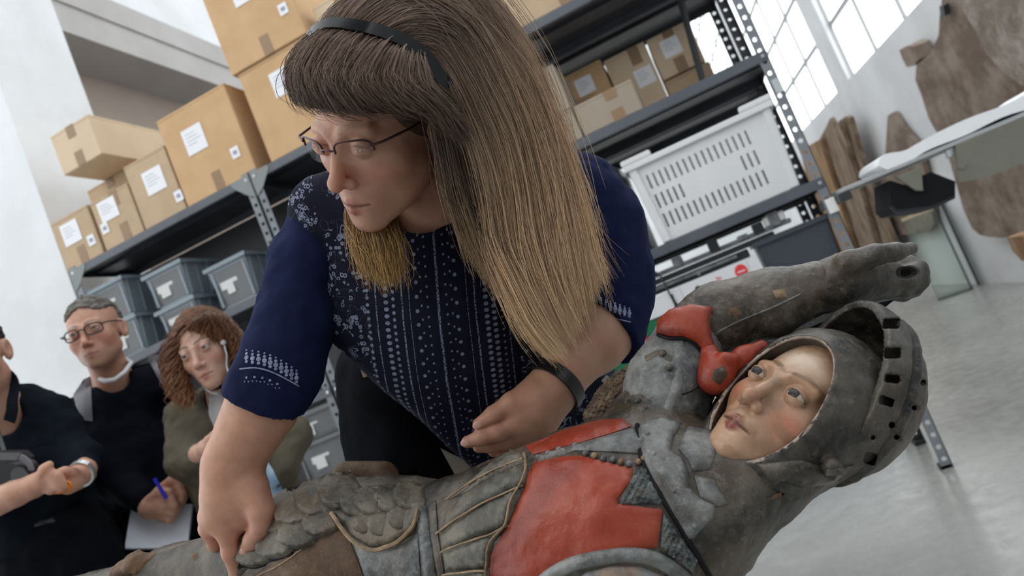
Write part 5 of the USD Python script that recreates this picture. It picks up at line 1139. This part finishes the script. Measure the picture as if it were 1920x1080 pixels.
# ---------------------------------------------------------------- her hair: a base volume and many strands along guide lines
def hair_mat(name, ramp, rough=.42):
    return usdkit.material(stage, '/World/Looks/' + name, {'a': ('attribute', dict(attribute='Cd')), 'p': ('principled_bsdf', dict(roughness=rough, specular_ior_level=.55))},
        [('a.color', 'p.base_color')], surface='p.BSDF'), ramp
def strands(name, parent, guides, n, m_, width, seed, jit=.004, npts=20, label=None, curl=0.0, curl_n=6, lift=0.003, ends=.06):
    """guides: list of guide lines (px, py, depth); strands are blended between neighbouring guides"""
    rs = np.random.default_rng(seed); G = np.array([smooth_path([P(*q) for q in g], npts) for g in guides])
    u = rs.random(n) * (len(G) - 1); i = np.minimum(u.astype(int), len(G) - 2); f = (u - i)[:, None, None]
    f = f * f * (3 - 2 * f) * .6 + f * .4
    C = G[i] * (1 - f) + G[i + 1] * f
    t = np.linspace(0, 1, npts)[None, :, None]
    off = rs.normal(size=(n, 1, 3)) * jit; off2 = rs.normal(size=(n, 1, 3)) * jit * 1.3
    C = C + off * (.5 + .5 * t) + off2 * np.sin(t * (2 + 3 * rs.random((n, 1, 1))) + rs.random((n, 1, 1)) * 6) * (.3 + t * .7)
    if curl:
        ph = rs.random((n, 1, 1)) * 6.28; fr = curl_n * (.8 + .4 * rs.random((n, 1, 1))) * 6.28
        C = C + curl * np.minimum(t * 2.5, 1) * (np.cos(t * fr + ph) * CR + np.sin(t * fr + ph) * (-fw) * .8)
    L = 1 - ends * rs.random((n, 1)) ** 1.5 * 3
    idx = np.linspace(0, 1, npts)[None] * L * (npts - 1); a = np.minimum(idx.astype(int), npts - 2); w = (idx - a)[..., None]
    C = np.take_along_axis(C, a[..., None], 1) * (1 - w) + np.take_along_axis(C, (a + 1)[..., None], 1) * w
    path = parent.path + '/' + numbered(parent.path, name)
    b = UsdGeom.BasisCurves.Define(stage, path)
    b.CreateTypeAttr('linear'); b.CreateCurveVertexCountsAttr(Vt.IntArray.FromNumpy(np.full(n, npts, np.int32)))
    b.CreatePointsAttr(Vt.Vec3fArray.FromNumpy((C - parent.base).reshape(-1, 3).astype(np.float32)))
    wd = np.tile(width * np.r_[np.ones(npts - 4), .85, .65, .45, .25], n) * np.repeat(.7 + .6 * rs.random(n), npts)
    b.CreateWidthsAttr(Vt.FloatArray.FromNumpy(wd.astype(np.float32))); b.SetWidthsInterpolation('vertex')
    mt, ramp = m_; tt = np.linspace(0, 1, npts); pos = np.array([r[0] for r in ramp]); colr = np.array([r[1] for r in ramp])
    cc = np.stack([np.interp(tt, pos, colr[:, k]) for k in range(3)], 1)[None] * (.62 + .7 * rs.random((n, 1, 1)))
    UsdGeom.PrimvarsAPI(b).CreatePrimvar('Cd', Sdf.ValueTypeNames.Color3fArray, 'vertex').Set(Vt.Vec3fArray.FromNumpy(cc.reshape(-1, 3).astype(np.float32)))
    UsdShade.MaterialBindingAPI.Apply(b.GetPrim()).Bind(mt); tag(b.GetPrim(), label, None, None, 'stuff')
M_hr = hair_mat('blond_hair', [(0, (.20, .13, .095)), (.22, (.29, .195, .14)), (.5, (.53, .365, .24)), (.8, (.68, .465, .28)), (1, (.74, .52, .31))])
M_hd = hair_mat('brown_hair_front', [(0, (.26, .175, .13)), (.45, (.21, .138, .10)), (1, (.085, .052, .037))])
M_hl = hair_mat('orange_lit_hair', [(0, (.20, .11, .045)), (1, (.46, .27, .085))])  # orange light on the far lock is put into its colour
M_cap = mat('hair_mass', (.052, .032, .022), .6, .3, col2=(.095, .060, .040), scale=40, stretch=(1, 1, .25))
M_capb = mat('hair_mass_blond', (.17, .105, .058), .6, .3, col2=(.28, .18, .10), scale=60, stretch=(1, 1, .2))
HR = part('hair', (lambda m: (setattr(m, 'vertices', to_world(m.vertices, WM_, WS)), m)[1])(polish(surface_nets(lambda q: smax(smax(sd_ell(q, (0, -.022, .040), (.085, .106, .094)), -(sd_ell(q, (0, .09, -.020), (.074, .078, .105))), .02), -(q[:, 2] + .05 + (q[:, 1] - .0) * .0), .02), (-.12, -.15, -.1), (.12, .12, .16), .003), 3)), M_cap, WO, 'dark brown hair over the crown', smooth=True)
# fall of hair on the image right: thick curtain
fall = [J([(830, 60, .93, 90), (905, 170, .95, 78), (955, 300, .985, 78), (985, 420, 1.0, 80), (1015, 520, 1.01, 62), (1035, 600, 1.01, 36)]), J([(900, 240, .97, 70), (965, 400, 1.02, 85), (1020, 500, 1.04, 70)])]
fm_ = polish(surface_nets(lambda p: smin(chain(p, fall[0], .03), chain(p, fall[1], .03), .03), *near_bounds([a[0] for c in fall for a in c], .08), .004), 3); folds(fm_, 40, .012, 41, (1, 1, .2))
part('hair_fall', fm_, M_capb, HR, 'long blond fall of hair over her left shoulder', smooth=True)
gB = [[(770, 70, .80), (835, 150, .80), (880, 260, .85), (905, 360, .89), (925, 470, .915), (985, 590, .925), (1055, 668, .93)],
      [(765, 40, .795), (850, 130, .805), (905, 250, .86), (935, 370, .905), (950, 480, .93), (990, 580, .94), (1040, 655, .945)],
      [(755, 0, .80), (870, 90, .82), (935, 220, .87), (970, 350, .915), (985, 460, .935), (1020, 560, .945), (1060, 640, .95)],
      [(745, -25, .81), (880, 40, .84), (960, 170, .885), (1005, 300, .925), (1030, 420, .945), (1050, 540, .955), (1075, 625, .96)],
      [(730, -45, .83), (890, 0, .865), (975, 130, .91), (1030, 270, .95), (1065, 390, .97), (1085, 500, .975), (1100, 580, .98)],
      [(720, -55, .86), (895, -25, .90), (985, 100, .945), (1040, 240, .985), (1080, 370, 1.0), (1110, 470, 1.005), (1140, 520, 1.005)]]
strands('hair_strand', HR, gB, 9000, M_hr, .00055, 1, .0060, 24, 'long strands paling from brown roots to blond ends')
strands('hair_strand', HR, [[(c[0] + 6, c[1] - 4, c[2] - .01) for c in g] for g in gB[2:]], 260, M_hr, .0005, 2, .016, 24, 'loose stray hairs', ends=.1)
gA = [[(600, 62, .80), (565, 95, .80), (546, 135, .815), (552, 168, .822), (580, 190, .822)],
      [(640, 52, .785), (594, 90, .772), (572, 140, .778), (590, 180, .79), (632, 196, .80)],
      [(690, 60, .775), (642, 100, .755), (620, 148, .757), (648, 186, .772), (705, 194, .79)],
      [(740, 78, .775), (706, 105, .750), (684, 150, .748), (715, 184, .766), (780, 192, .795)],
      [(775, 95, .78), (758, 118, .755), (752, 152, .753), (785, 180, .768), (838, 212, .81)],
      [(785, 100, .785), (790, 125, .765), (800, 158, .765), (832, 195, .783), (876, 270, .83)]]
strands('fringe', HR, gA, 5000, M_hd, .0006, 3, .0045, 18, 'dark brown front hair swept back from the forehead', ends=.03)
gC = [[(600, 58, .80), (625, 25, .81), (680, -10, .83), (760, -40, .86)], [(650, 48, .785), (690, 10, .79), (750, -15, .81), (830, -10, .84)], [(720, 62, .775), (770, 35, .775), (830, 45, .80), (880, 90, .83)], [(775, 92, .785), (810, 90, .79), (850, 130, .81), (885, 210, .84)]]
strands('crown_hair', HR, gC, 2600, M_hd, .0006, 4, .0045, 16, 'hair behind the headband', ends=.02)
gS = [[(785, 108, .79), (812, 190, .80), (832, 260, .84), (852, 350, .885), (880, 430, .915), (905, 500, .93)], [(800, 120, .80), (838, 200, .83), (862, 300, .87), (885, 390, .905), (915, 470, .93), (950, 545, .94)], [(835, 160, .81), (868, 260, .86), (895, 350, .895), (920, 440, .92), (960, 530, .935), (1000, 600, .94)]]
strands('side_hair', HR, gS, 2400, hair_mat('shaded_brown_hair', [(0, (.05, .031, .022)), (.55, (.09, .056, .036)), (1, (.36, .235, .13))]), .0008, 6, .007, 20, 'hair beside her cheek, darkened as shade', ends=.12)  # strand colour darkened to stand in for shade next to the face
gD = [[(655, 395, .97), (660, 430, .955), (672, 470, .95), (695, 515, .95)], [(690, 405, .96), (700, 440, .945), (712, 490, .94), (725, 535, .94)], [(735, 415, .965), (742, 450, .95), (748, 490, .945), (745, 525, .945)]]
strands('far_lock', HR, gD, 1500, M_hl, .0007, 5, .006, 14, 'lock hanging on the far side under her chin, orange light in its colour', ends=.16)
# headband
hbp = [(578, 92, .815), (592, 66, .79), (622, 52, .775), (670, 56, .765), (720, 68, .763), (765, 88, .767), (800, 118, .778), (835, 168, .80)]
hp = smooth_path([P(*q) for q in hbp], 40); cdir = hp - WM_[:3, 3]; cdir /= np.linalg.norm(cdir, axis=1, keepdims=True)
part('headband', ribbon(hp + cdir * .0045, cdir, np.linspace(.011, .016, 40), .004), mat('glossy_black_band', (.003, .003, .0035), .14, .35), WO, 'glossy black headband', smooth=50)
# ---------------------------------------------------------------- bystanders
M_knit = mat('black_navy_knit', (.0045, .0052, .009), .95, .06, col2=(.006, .007, .012), scale=10, bump=.1, bscale=250)
M_shirt = mat('dark_petrol_shirt', (.005, .0075, .0115), .95, .08, col2=(.007, .010, .015), scale=8, bump=.1, bscale=200)
M_olive = mat('olive_jacket', (.075, .064, .042), .7, .3, col2=(.10, .087, .058), scale=10, bump=.15, bscale=60)
M_jean = mat('blue_jeans', (.02, .035, .065), .85, .2, col2=(.03, .05, .09), scale=60); M_ljean = mat('light_blue_print', (.16, .32, .55), .8, .2, col2=(.45, .55, .66), scale=25)
M_strap = mat('grey_strap', (.17, .17, .19), .8); M_tee = mat('white_tee', (.62, .62, .64), .8)
def mesh_of(js, k, h, pad, it=4, cut=None):
    def f(p):
        d = None
        for c in js: e = chain(p, c, k); d = e if d is None else smin(d, e, k)
        return d if cut is None else cut(p, d)
    return polish(surface_nets(f, *near_bounds([a[0] for c in js for a in c], pad), h), it)
def person_skin(root, M, s, neck, hands, skin, lip, inner, h=.0035, **kw):
    """one continuous body: head, neck, trunk and arms under the clothes, hands"""
    ops = kw.pop('opening', .8); fem = kw.pop('fem', 0.0); mouth = kw.pop('mouth', 0.0)
    def f(p):
        d = chain(p, neck, .02)
        for c in inner: d = smin(d, chain(p, c, .02), .02)
        m = np.linalg.norm(p - M[:3, 3], axis=1) < .28
        if m.any(): d[m] = smin(d[m], head_sdf(to_local(p[m], M, s), ops, True, fem, .95, mouth) * s, .025)
        for g in hands:
            m = np.linalg.norm(p - g[0][0][0], axis=1) < .26
            if m.any():
                dd = None
                for c in g: e = chain(p[m], c, .006); dd = e if dd is None else smin(dd, e, .006)
                d[m] = smin(d[m], dd, .006)
        return d
    pts = [a[0] for g in hands for c in g for a in c] + [a[0] for c in inner for a in c] + [a[0] for a in neck] + [M[:3, 3] + .14, M[:3, 3] - .14]
    m = polish(surface_nets(f, *near_bounds(pts, .1), h), 2); q = to_local(m.vertices, M, s); c = face_colors(q, skin, lip, **kw); far = np.linalg.norm(q, axis=1) > .2; c[far] = skin
    b = part('body', m, M_skin, root, 'bare face, neck and hands', col=c)
    if ops > .05:
        for sd in (-1, 1):
            e, ec = eye_mesh(sd, M, s, (0, 1, -.05), white=(.42, .38, .36), iris_a=.5); part('eye', e, M_eye, b, col=ec)
    return b
def legs_down(root, hip, w, m, rad=.085, foot=True):
    g = []
    for sd in (-1, 1):
        a = hip + np.array([sd * w, 0, 0]); g.append([(a, rad), (a * [1, 1, 0] + [sd * .01, .01, .50], rad * .72), (a * [1, 1, 0] + [sd * .015, .03, .09], rad * .6)])
    part('trousers', mesh_of(g + [[(hip + [0, 0, .06], rad * 1.25), (hip + [0, 0, -.05], rad * 1.2)]], .05, .012, .12, 2), m, root, smooth=True)
    for c in g:
        a = c[-1][0]; part('shoe', polish(surface_nets(lambda p: np.maximum(sd_rc(p, (a[0], a[1] + .03, .045), (a[0], a[1] - .15, .035), .045, .036), -p[:, 2]), (a[0] - .1, a[1] - .25, -.01), (a[0] + .1, a[1] + .12, .12), .007), 2), M_shoe, root, smooth=True)
def hair_cap(root, M, s, mt, name='hair', grow=1.10, line=.045, back=-.06, label=None, ell=(.0735, .094, .083)):
    e = np.array(ell) * grow
    def f(q): return smax(sd_ell(q, (0, -.018, .036), e), -smax(q[:, 1] - .035 - .25 * (q[:, 2] - line), -(q[:, 2] - line - .02), .01) if False else -np.minimum(np.minimum(.20 - q[:, 2], q[:, 1] - (-.005)) , (line + .3 * np.abs(q[:, 0]) + .0 - q[:, 2]) * .9), .006)
    def f2(q):
        d = sd_ell(q, (0, -.018, .036), e); face = np.minimum(q[:, 1] + .01, line + .010 * np.cos(q[:, 0] * 60) - q[:, 2]); nape = back - q[:, 2]
        return smax(smax(d, face, .006), nape, .01)
    m = polish(surface_nets(f2, (-.12, -.15, -.13), (.12, .13, .16), .004), 2); v = m.vertices; m.vertices = to_world(v + m.vertex_normals * ((meshkit.fbm(v * 130, 3) - .5) * .012)[:, None], M, s)
    return part(name, m, mt, root, label, smooth=True)

# man with glasses and a notebook
d = 2.32
B1 = thing('person', 'grey-haired man in glasses and black sweater with rucksack straps, holding a notebook', 'person', P(330, 1000, 2.42) * [1, 1, 0])
HM1 = head_frame(180, 624, d, (.12, .10, .98), (-.37, .92, -.05)); nk = J([(196, 670, d + .02, 32), (216, 722, d + .05, 34), (224, 750, d + .06, 38)])
def fist(px, py, d, s=1.0, fl=1):
    """closed hand of four curled fingers and a thumb; fl = 1 fingers to the right"""
    c = lambda dx, dy, dd, r: (px + dx * s * fl, py + dy * s, d + dd, r * s)
    return [J([c(-16, 2, 0, 17), c(4, -2, -.005, 18)]), J([c(0, -12, -.01, 10), c(14, -12, -.02, 8), c(19, -8, -.005, 7), c(14, -4, .01, 6)]), J([c(2, -3, -.012, 10), c(17, -2, -.022, 8), c(21, 3, -.005, 7), c(14, 6, .01, 6)]),
            J([c(2, 6, -.012, 9.5), c(15, 8, -.02, 7.5), c(18, 12, -.005, 6.5), c(12, 13, .01, 6)]), J([c(0, 14, -.01, 9), c(11, 17, -.018, 7), c(14, 20, -.005, 6)]), J([c(-12, -12, -.01, 9), c(0, -22, -.02, 8), c(12, -22, -.022, 6.5)])]
fs1, fs2 = fist(302, 950, 2.14, 1.25), fist(322, 925, 2.17, 1.1)
w1 = [J([(255, 925, 2.19, 24), (290, 948, 2.15, 21)])]; w2 = [J([(345, 890, 2.24, 22), (325, 920, 2.18, 20)])]
person_skin(B1, HM1, 1.0, nk, [fs1 + w1, fs2 + w2], (.50, .27, .19), (.40, .17, .14), [J([(226, 765, 2.39, 50), (255, 850, 2.39, 60), (290, 960, 2.39, 60)]), J([(226, 775, 2.39, 40), (165, 790, 2.38, 24), (192, 880, 2.30, 22), (255, 925, 2.19, 20)]), J([(226, 765, 2.39, 40), (305, 735, 2.45, 22), (362, 825, 2.43, 20), (345, 892, 2.27, 18)])], stubble=.30, blush=.5, brow=(.10, .08, .07), opening=.5)
M_gh = mat('short_grey_hair', (.055, .050, .045), .8, .2, col2=(.19, .175, .16), scale=60)
hair_cap(B1, HM1, 1.0, M_gh, grow=1.045, line=.066, back=-.05, label='short greying hair')
sw = [J([(226, 772, 2.38, 62), (255, 850, 2.38, 88), (290, 960, 2.38, 92), (325, 1060, 2.4, 88)]), J([(162, 782, 2.38, 40), (225, 752, 2.38, 42), (300, 722, 2.38, 42)]), J([(158, 785, 2.36, 38), (190, 880, 2.28, 36), (268, 932, 2.17, 27)]), J([(308, 730, 2.44, 36), (366, 828, 2.42, 32), (340, 898, 2.26, 26)])]
swm = mesh_of(sw, .05, .008, .13, 4, lambda p, d_: smax(d_, -sd_rc(p, P(202, 690, 2.2), P(216, 714, 2.33), .050, .042), .01)); folds(swm, 16, .02, 51)
SWT = part('sweater', swm, M_knit, B1, 'black crew-neck sweater', smooth=True); SWS = Surf(swm)
tr_ = tube(np.array([P(x, y, dd) for x, y, dd in [(182, 708, 2.33), (197, 714, 2.275), (216, 712, 2.265), (234, 698, 2.285), (246, 680, 2.34), (236, 674, 2.40), (204, 686, 2.41), (186, 706, 2.345)]]), .0075, 8)
part('tee_collar', tr_, M_tee, B1, 'white T-shirt collar', smooth=True)
part('rucksack_strap', patch(SWS, [(138, 742), (158, 712), (172, 706), (172, 740), (174, 790), (160, 788), (146, 770)], .008), M_strap, B1, 'grey rucksack strap', smooth=50)
part('rucksack_strap', patch(SWS, [(276, 670), (305, 664), (322, 700), (326, 745), (312, 735), (294, 705)], .008), M_strap, B1, 'grey rucksack strap', smooth=50)
glasses(B1, HM1, 1.0, mat('black_spectacle_frame', (.012, .010, .010), .4), drop=.0, r=.0021, h=.0155)
legs_down(B1, P(328, 1085, 2.42), .09, M_jean)
nb = thing('notebook', 'white notebook held in front by the man in the black sweater', 'notebook', P(296, 988, 2.19))
npx = [(246, 945), (362, 944), (352, 1027), (232, 1029)]; q0 = np.array([P(x, y, 2.21 - .0011 * (y - 945)) for x, y in npx]); n_ = np.cross(q0[1] - q0[0], q0[3] - q0[0]); n_ /= np.linalg.norm(n_)
if n_ @ (CAM - q0[0]) < 0: n_ = -n_
def slab4(q, n, th): return trimesh.convex.convex_hull(np.vstack([q, q - n * th]))
part('cover', slab4(q0 - n_ * .008, n_, .003), M_bl2, nb); part('pages', slab4(q0 + (q0.mean(0) - q0) * .02, n_, .008), mat('notebook_paper', (.80, .83, .90), .7), nb, 'pale blue-white pages')
pn = thing('pen', 'blue pen in the hand of the man with the notebook', 'pen', P(305, 922, 2.10)); M_pen = mat('blue_pen', (.02, .02, .5), .3)
part('barrel', tube([P(312, 935, 2.095), P(294, 905, 2.10)], .005, 8), M_pen, pn); part('pen_cap', tube([P(294, 905, 2.10), P(289, 897, 2.10)], .0058, 8), M_pen, pn)

# curly-haired young woman
d = 2.14
B2 = thing('person', 'young woman with curly auburn hair and earphones in an olive jacket', 'person', P(480, 1000, 2.25) * [1, 1, 0])
HM2 = head_frame(389, 652, d, (-.02, -.06, .98), (-.44, .89, .03)); nk2 = J([(404, 690, d + .02, 27), (418, 730, d + .05, 28), (424, 752, d + .06, 34)])
fs3 = fist(402, 838, 1.98, 1.0, 1); fs3 += [J([(372, 850, 2.02, 18), (392, 842, 1.99, 16)])]
person_skin(B2, HM2, .97, nk2, [fs3], (.56, .34, .26), (.46, .19, .16), [J([(424, 765, 2.24, 40), (450, 890, 2.25, 50)]), J([(424, 775, 2.24, 34), (354, 790, 2.23, 20), (354, 862, 2.15, 18), (376, 850, 2.03, 15)])], fem=1.0, blush=.5, brow=(.10, .06, .04), browk=.9, opening=.55, mouth=-.002)
M_au = mat('auburn_hair', (.055, .021, .009), .6, .3, col2=(.15, .058, .022), scale=45)
H2 = hair_cap(B2, HM2, .97, M_au, grow=1.12, line=.070, back=-.12, label='curly auburn hair')
M_aus = hair_mat('auburn_curls', [(0, (.075, .030, .013)), (.5, (.16, .062, .025)), (1, (.25, .105, .042))])
strands('curls', H2, [[(368, 600, 2.12), (338, 630, 2.09), (327, 665, 2.08), (332, 710, 2.07), (354, 752, 2.05)], [(366, 600, 2.14), (330, 635, 2.12), (322, 680, 2.10), (332, 720, 2.09), (340, 758, 2.07)], [(362, 602, 2.18), (322, 640, 2.18), (316, 690, 2.17), (325, 715, 2.15), (352, 745, 2.1)]], 1000, M_aus, .0022, 61, .008, 30, curl=.012, curl_n=3.5)
strands('curls', H2, [[(388, 590, 2.12), (422, 606, 2.08), (444, 648, 2.09), (452, 690, 2.10), (456, 725, 2.09)], [(392, 592, 2.14), (428, 612, 2.12), (450, 660, 2.12), (458, 700, 2.13), (460, 728, 2.13)], [(380, 592, 2.18), (430, 620, 2.2), (455, 670, 2.2), (462, 720, 2.2)]], 900, M_aus, .0022, 62, .008, 30, curl=.012, curl_n=3.5)
strands('curls', H2, [[(396, 592, 2.08), (368, 600, 2.06), (345, 624, 2.075), (332, 655, 2.08)], [(385, 590, 2.08), (402, 592, 2.06), (424, 612, 2.07), (442, 648, 2.09)]], 350, M_aus, .0018, 63, .005, 16, curl=.004, curl_n=2)
jk = [J([(420, 800, 2.24, 62), (450, 890, 2.24, 84), (490, 960, 2.24, 88)]), J([(352, 782, 2.24, 38), (420, 758, 2.24, 40), (486, 730, 2.24, 40)]), J([(350, 786, 2.22, 36), (352, 865, 2.14, 33), (384, 850, 2.04, 23)]), J([(488, 738, 2.22, 36), (545, 820, 2.20, 34), (530, 880, 2.12, 30)])]
jkm = mesh_of(jk, .05, .008, .13, 4, lambda p, d_: smax(d_, -sd_rc(p, P(408, 700, 2.02), P(422, 748, 2.22), .05, .05), .01)); folds(jkm, 16, .03, 71)
part('jacket', jkm, M_olive, B2, 'olive jacket', smooth=True); JS = Surf(jkm)
part('tee_shirt', mesh_of([J([(412, 738, 2.165, 19), (416, 770, 2.15, 20), (424, 815, 2.15, 18)])], .02, .004, .04, 3), M_tee, B2, 'white T-shirt', smooth=True)
part('dark_neckline', tube(smooth_path([P(x, y, dd) for x, y, dd in [(380, 702, 2.16), (388, 722, 2.12), (404, 728, 2.105), (424, 722, 2.11), (436, 710, 2.15)]], 20), .005, 8), M_knit, B2, smooth=True)
part('printed_dress', patch(JS, [(474, 848), (492, 850), (512, 880), (545, 950), (498, 955), (482, 900)], .006), M_ljean, B2, 'light blue printed cloth under the jacket', smooth=50)
part('yellow_badge', trimesh.creation.icosphere(2, .014).apply_translation(P(428, 755, 2.12)), mat('yellow_plastic', (.75, .42, .02), .5), B2)
part('earphone', cat(tube(smooth_path([P(x, y, dd) for x, y, dd in [(419, 640, 2.08), (424, 660, 2.07), (426, 690, 2.07), (432, 704, 2.06), (440, 712, 2.06)]], 24), .0022, 6), trimesh.creation.icosphere(2, .008).apply_translation(P(419, 642, 2.075)), tube([P(432, 700, 2.08), P(444, 722, 2.06)], .008, 8)), M_tee, B2, 'white earphone and cord', smooth=True)
part('earphone', tube(smooth_path([P(x, y, dd) for x, y, dd in [(376, 706, 2.11), (380, 722, 2.09), (392, 734, 2.085), (408, 738, 2.085)]], 16), .0022, 6), M_tee, B2, 'white earphone cord', smooth=True)
legs_down(B2, P(500, 1020, 2.28), .085, M_jean, .082)

# man in a dark shirt at the left edge
d = 1.98
B3 = thing('person', 'man in a dark open-necked shirt at the left edge, handling an orange object', 'person', P(90, 1000, 2.05) * [1, 1, 0])
HM3 = head_frame(-52, 668, d, (.35, -.05, .94), (-.37, .92, 0)); nk3 = J([(-22, 720, d + .02, 40), (0, 775, d + .04, 42), (8, 800, d + .05, 46)])
fa3 = [J([(-40, 955, 1.80, 30), (30, 925, 1.78, 25), (62, 912, 1.78, 22)])]
h3a = fa3 + [J([(62, 912, 1.78, 22), (82, 902, 1.78, 22)])] + [J([(80 + i * 5, 896 + i * 7, 1.775, 11), (96 + i * 5, 888 + i * 7, 1.765, 9.5), (108 + i * 3, 892 + i * 7, 1.765, 8), (112 + i * 2, 902 + i * 5, 1.775, 7)]) for i in range(4)] + [J([(76, 896, 1.77, 12), (84, 880, 1.76, 10), (92, 872, 1.765, 8)])]
h3b = [J([(160, 880, 1.92, 20), (142, 898, 1.87, 20)]), J([(142, 900, 1.87, 20), (128, 908, 1.85, 19)])] + [J([(128, 896 + i * 7, 1.845, 10), (113, 898 + i * 8, 1.83, 8.5), (104, 906 + i * 7, 1.835, 7)]) for i in range(3)] + [J([(136, 888, 1.85, 11), (122, 884, 1.83, 9), (110, 886, 1.825, 7.5)])]
person_skin(B3, HM3, 1.0, nk3, [h3a, h3b], (.50, .28, .20), (.40, .18, .15), [J([(15, 820, 2.09, 60), (60, 900, 2.08, 60)]), J([(15, 820, 2.09, 50), (98, 795, 2.08, 24), (148, 858, 2.03, 22), (160, 880, 1.93, 18)]), J([(15, 820, 2.09, 50), (-65, 830, 2.06, 28), (-76, 918, 1.96, 26), (-40, 950, 1.84, 25)])], stubble=.15, blush=.4)
hair_cap(B3, HM3, 1.0, mat('dark_short_hair', (.012, .009, .008), .6), grow=1.08, line=.06, back=-.06, label='short dark hair')
sh = [J([(30, 810, 2.08, 82), (60, 890, 2.06, 90), (85, 985, 2.06, 92)]), J([(-50, 810, 2.08, 46), (30, 790, 2.08, 46), (92, 778, 2.08, 38)]), J([(96, 784, 2.07, 38), (150, 860, 2.02, 33), (162, 882, 1.95, 25)]), J([(-70, 820, 2.05, 45), (-80, 920, 1.95, 40), (-40, 948, 1.86, 33)])]
shm = mesh_of(sh, .05, .008, .14, 4, lambda p, d_: smax(d_, -sd_rc(p, P(-5, 760, 1.85), P(4, 790, 2.02), .05, .048), .01)); folds(shm, 15, .028, 81)
part('shirt', shm, M_shirt, B3, 'dark shirt', smooth=True); S3 = Surf(shm)
part('collar', ribbon(smooth_path([P(x, y, dd) for x, y, dd in [(12, 700, 2.03), (28, 728, 1.98), (24, 760, 1.95), (18, 790, 1.95)]], 12), -fw, .03, .004), M_shirt, B3)
part('pocket', patch(S3, [(44, 788), (98, 776), (104, 830), (52, 840)], .003), M_shirt, B3, smooth=40)
trb = [J([(95, 1000, 2.07, 95), (118, 1060, 2.06, 98), (150, 1150, 2.05, 100)]), J([(135, 1010, 2.0, 62), (165, 1090, 1.98, 65)])]
tbm = mesh_of(trb, .04, .009, .13, 3); folds(tbm, 15, .02, 91); part('hip_cloth', tbm, M_trs, B3, 'black trousers at the hip', smooth=True)
legs_down(B3, P(125, 1110, 2.07), .09, M_trs, .09)
part('belt', patch(Surf(tbm), [(20, 992), (60, 982), (100, 970), (104, 978), (60, 990), (22, 1000)], .005, step=5), M_bl2, B3, smooth=40)
part('wristwatch', disc(P(152, 888, 1.865), P(142, 898, 1.87) - P(160, 880, 1.92), .034, .016, 24, .028), M_bolt, B3)
oo = thing('orange_cap', 'small orange object held in the fingers of the man at the left', 'cap', P(117, 916, 1.80)); M_or = mat('orange_plastic', (.85, .24, .01), .4)
part('cap_body', polish(surface_nets(lambda p: sd_rc(p, P(112, 918, 1.805), P(124, 912, 1.805), .011, .013), *near_bounds([P(117, 916, 1.8)], .05), .003)), M_or, oo, smooth=True); part('cap_rim', disc(P(124, 911, 1.80), -fw, .012, .004, 18, .009), M_or, oo)
cm = thing('compact_camera', 'black camera hanging in front of the man at the left edge', 'camera', P(28, 880, 1.86))
part('camera_body', bevel_box(-.075, .05, -.045, .045, -.03, .03, .015, frame(P(20, 880, 1.86), CR, CU, -fw)), M_bl2, cm)
part('lens_barrel', cat(disc(P(36, 892, 1.81), -fw, .036, .06, 28)), M_bl2, cm); part('lens_glass', disc(P(36, 892, 1.778), -fw, .02, .004, 24), mat('lens_coating', (.05, .05, .055), .1, .8), cm)
part('strap_ring', ribbon(smooth_path([P(x, y, 1.80) for x, y in [(40, 856), (50, 862), (58, 872), (60, 882)]], 12), -fw, .012, .006), M_strap, cm, 'grey strap')
part('neck_strap', ribbon(smooth_path([P(x, y, dd) for x, y, dd in [(-10, 790, 1.93), (4, 830, 1.90), (14, 862, 1.87)]], 12), -fw, .012, .003), M_bl2, cm)
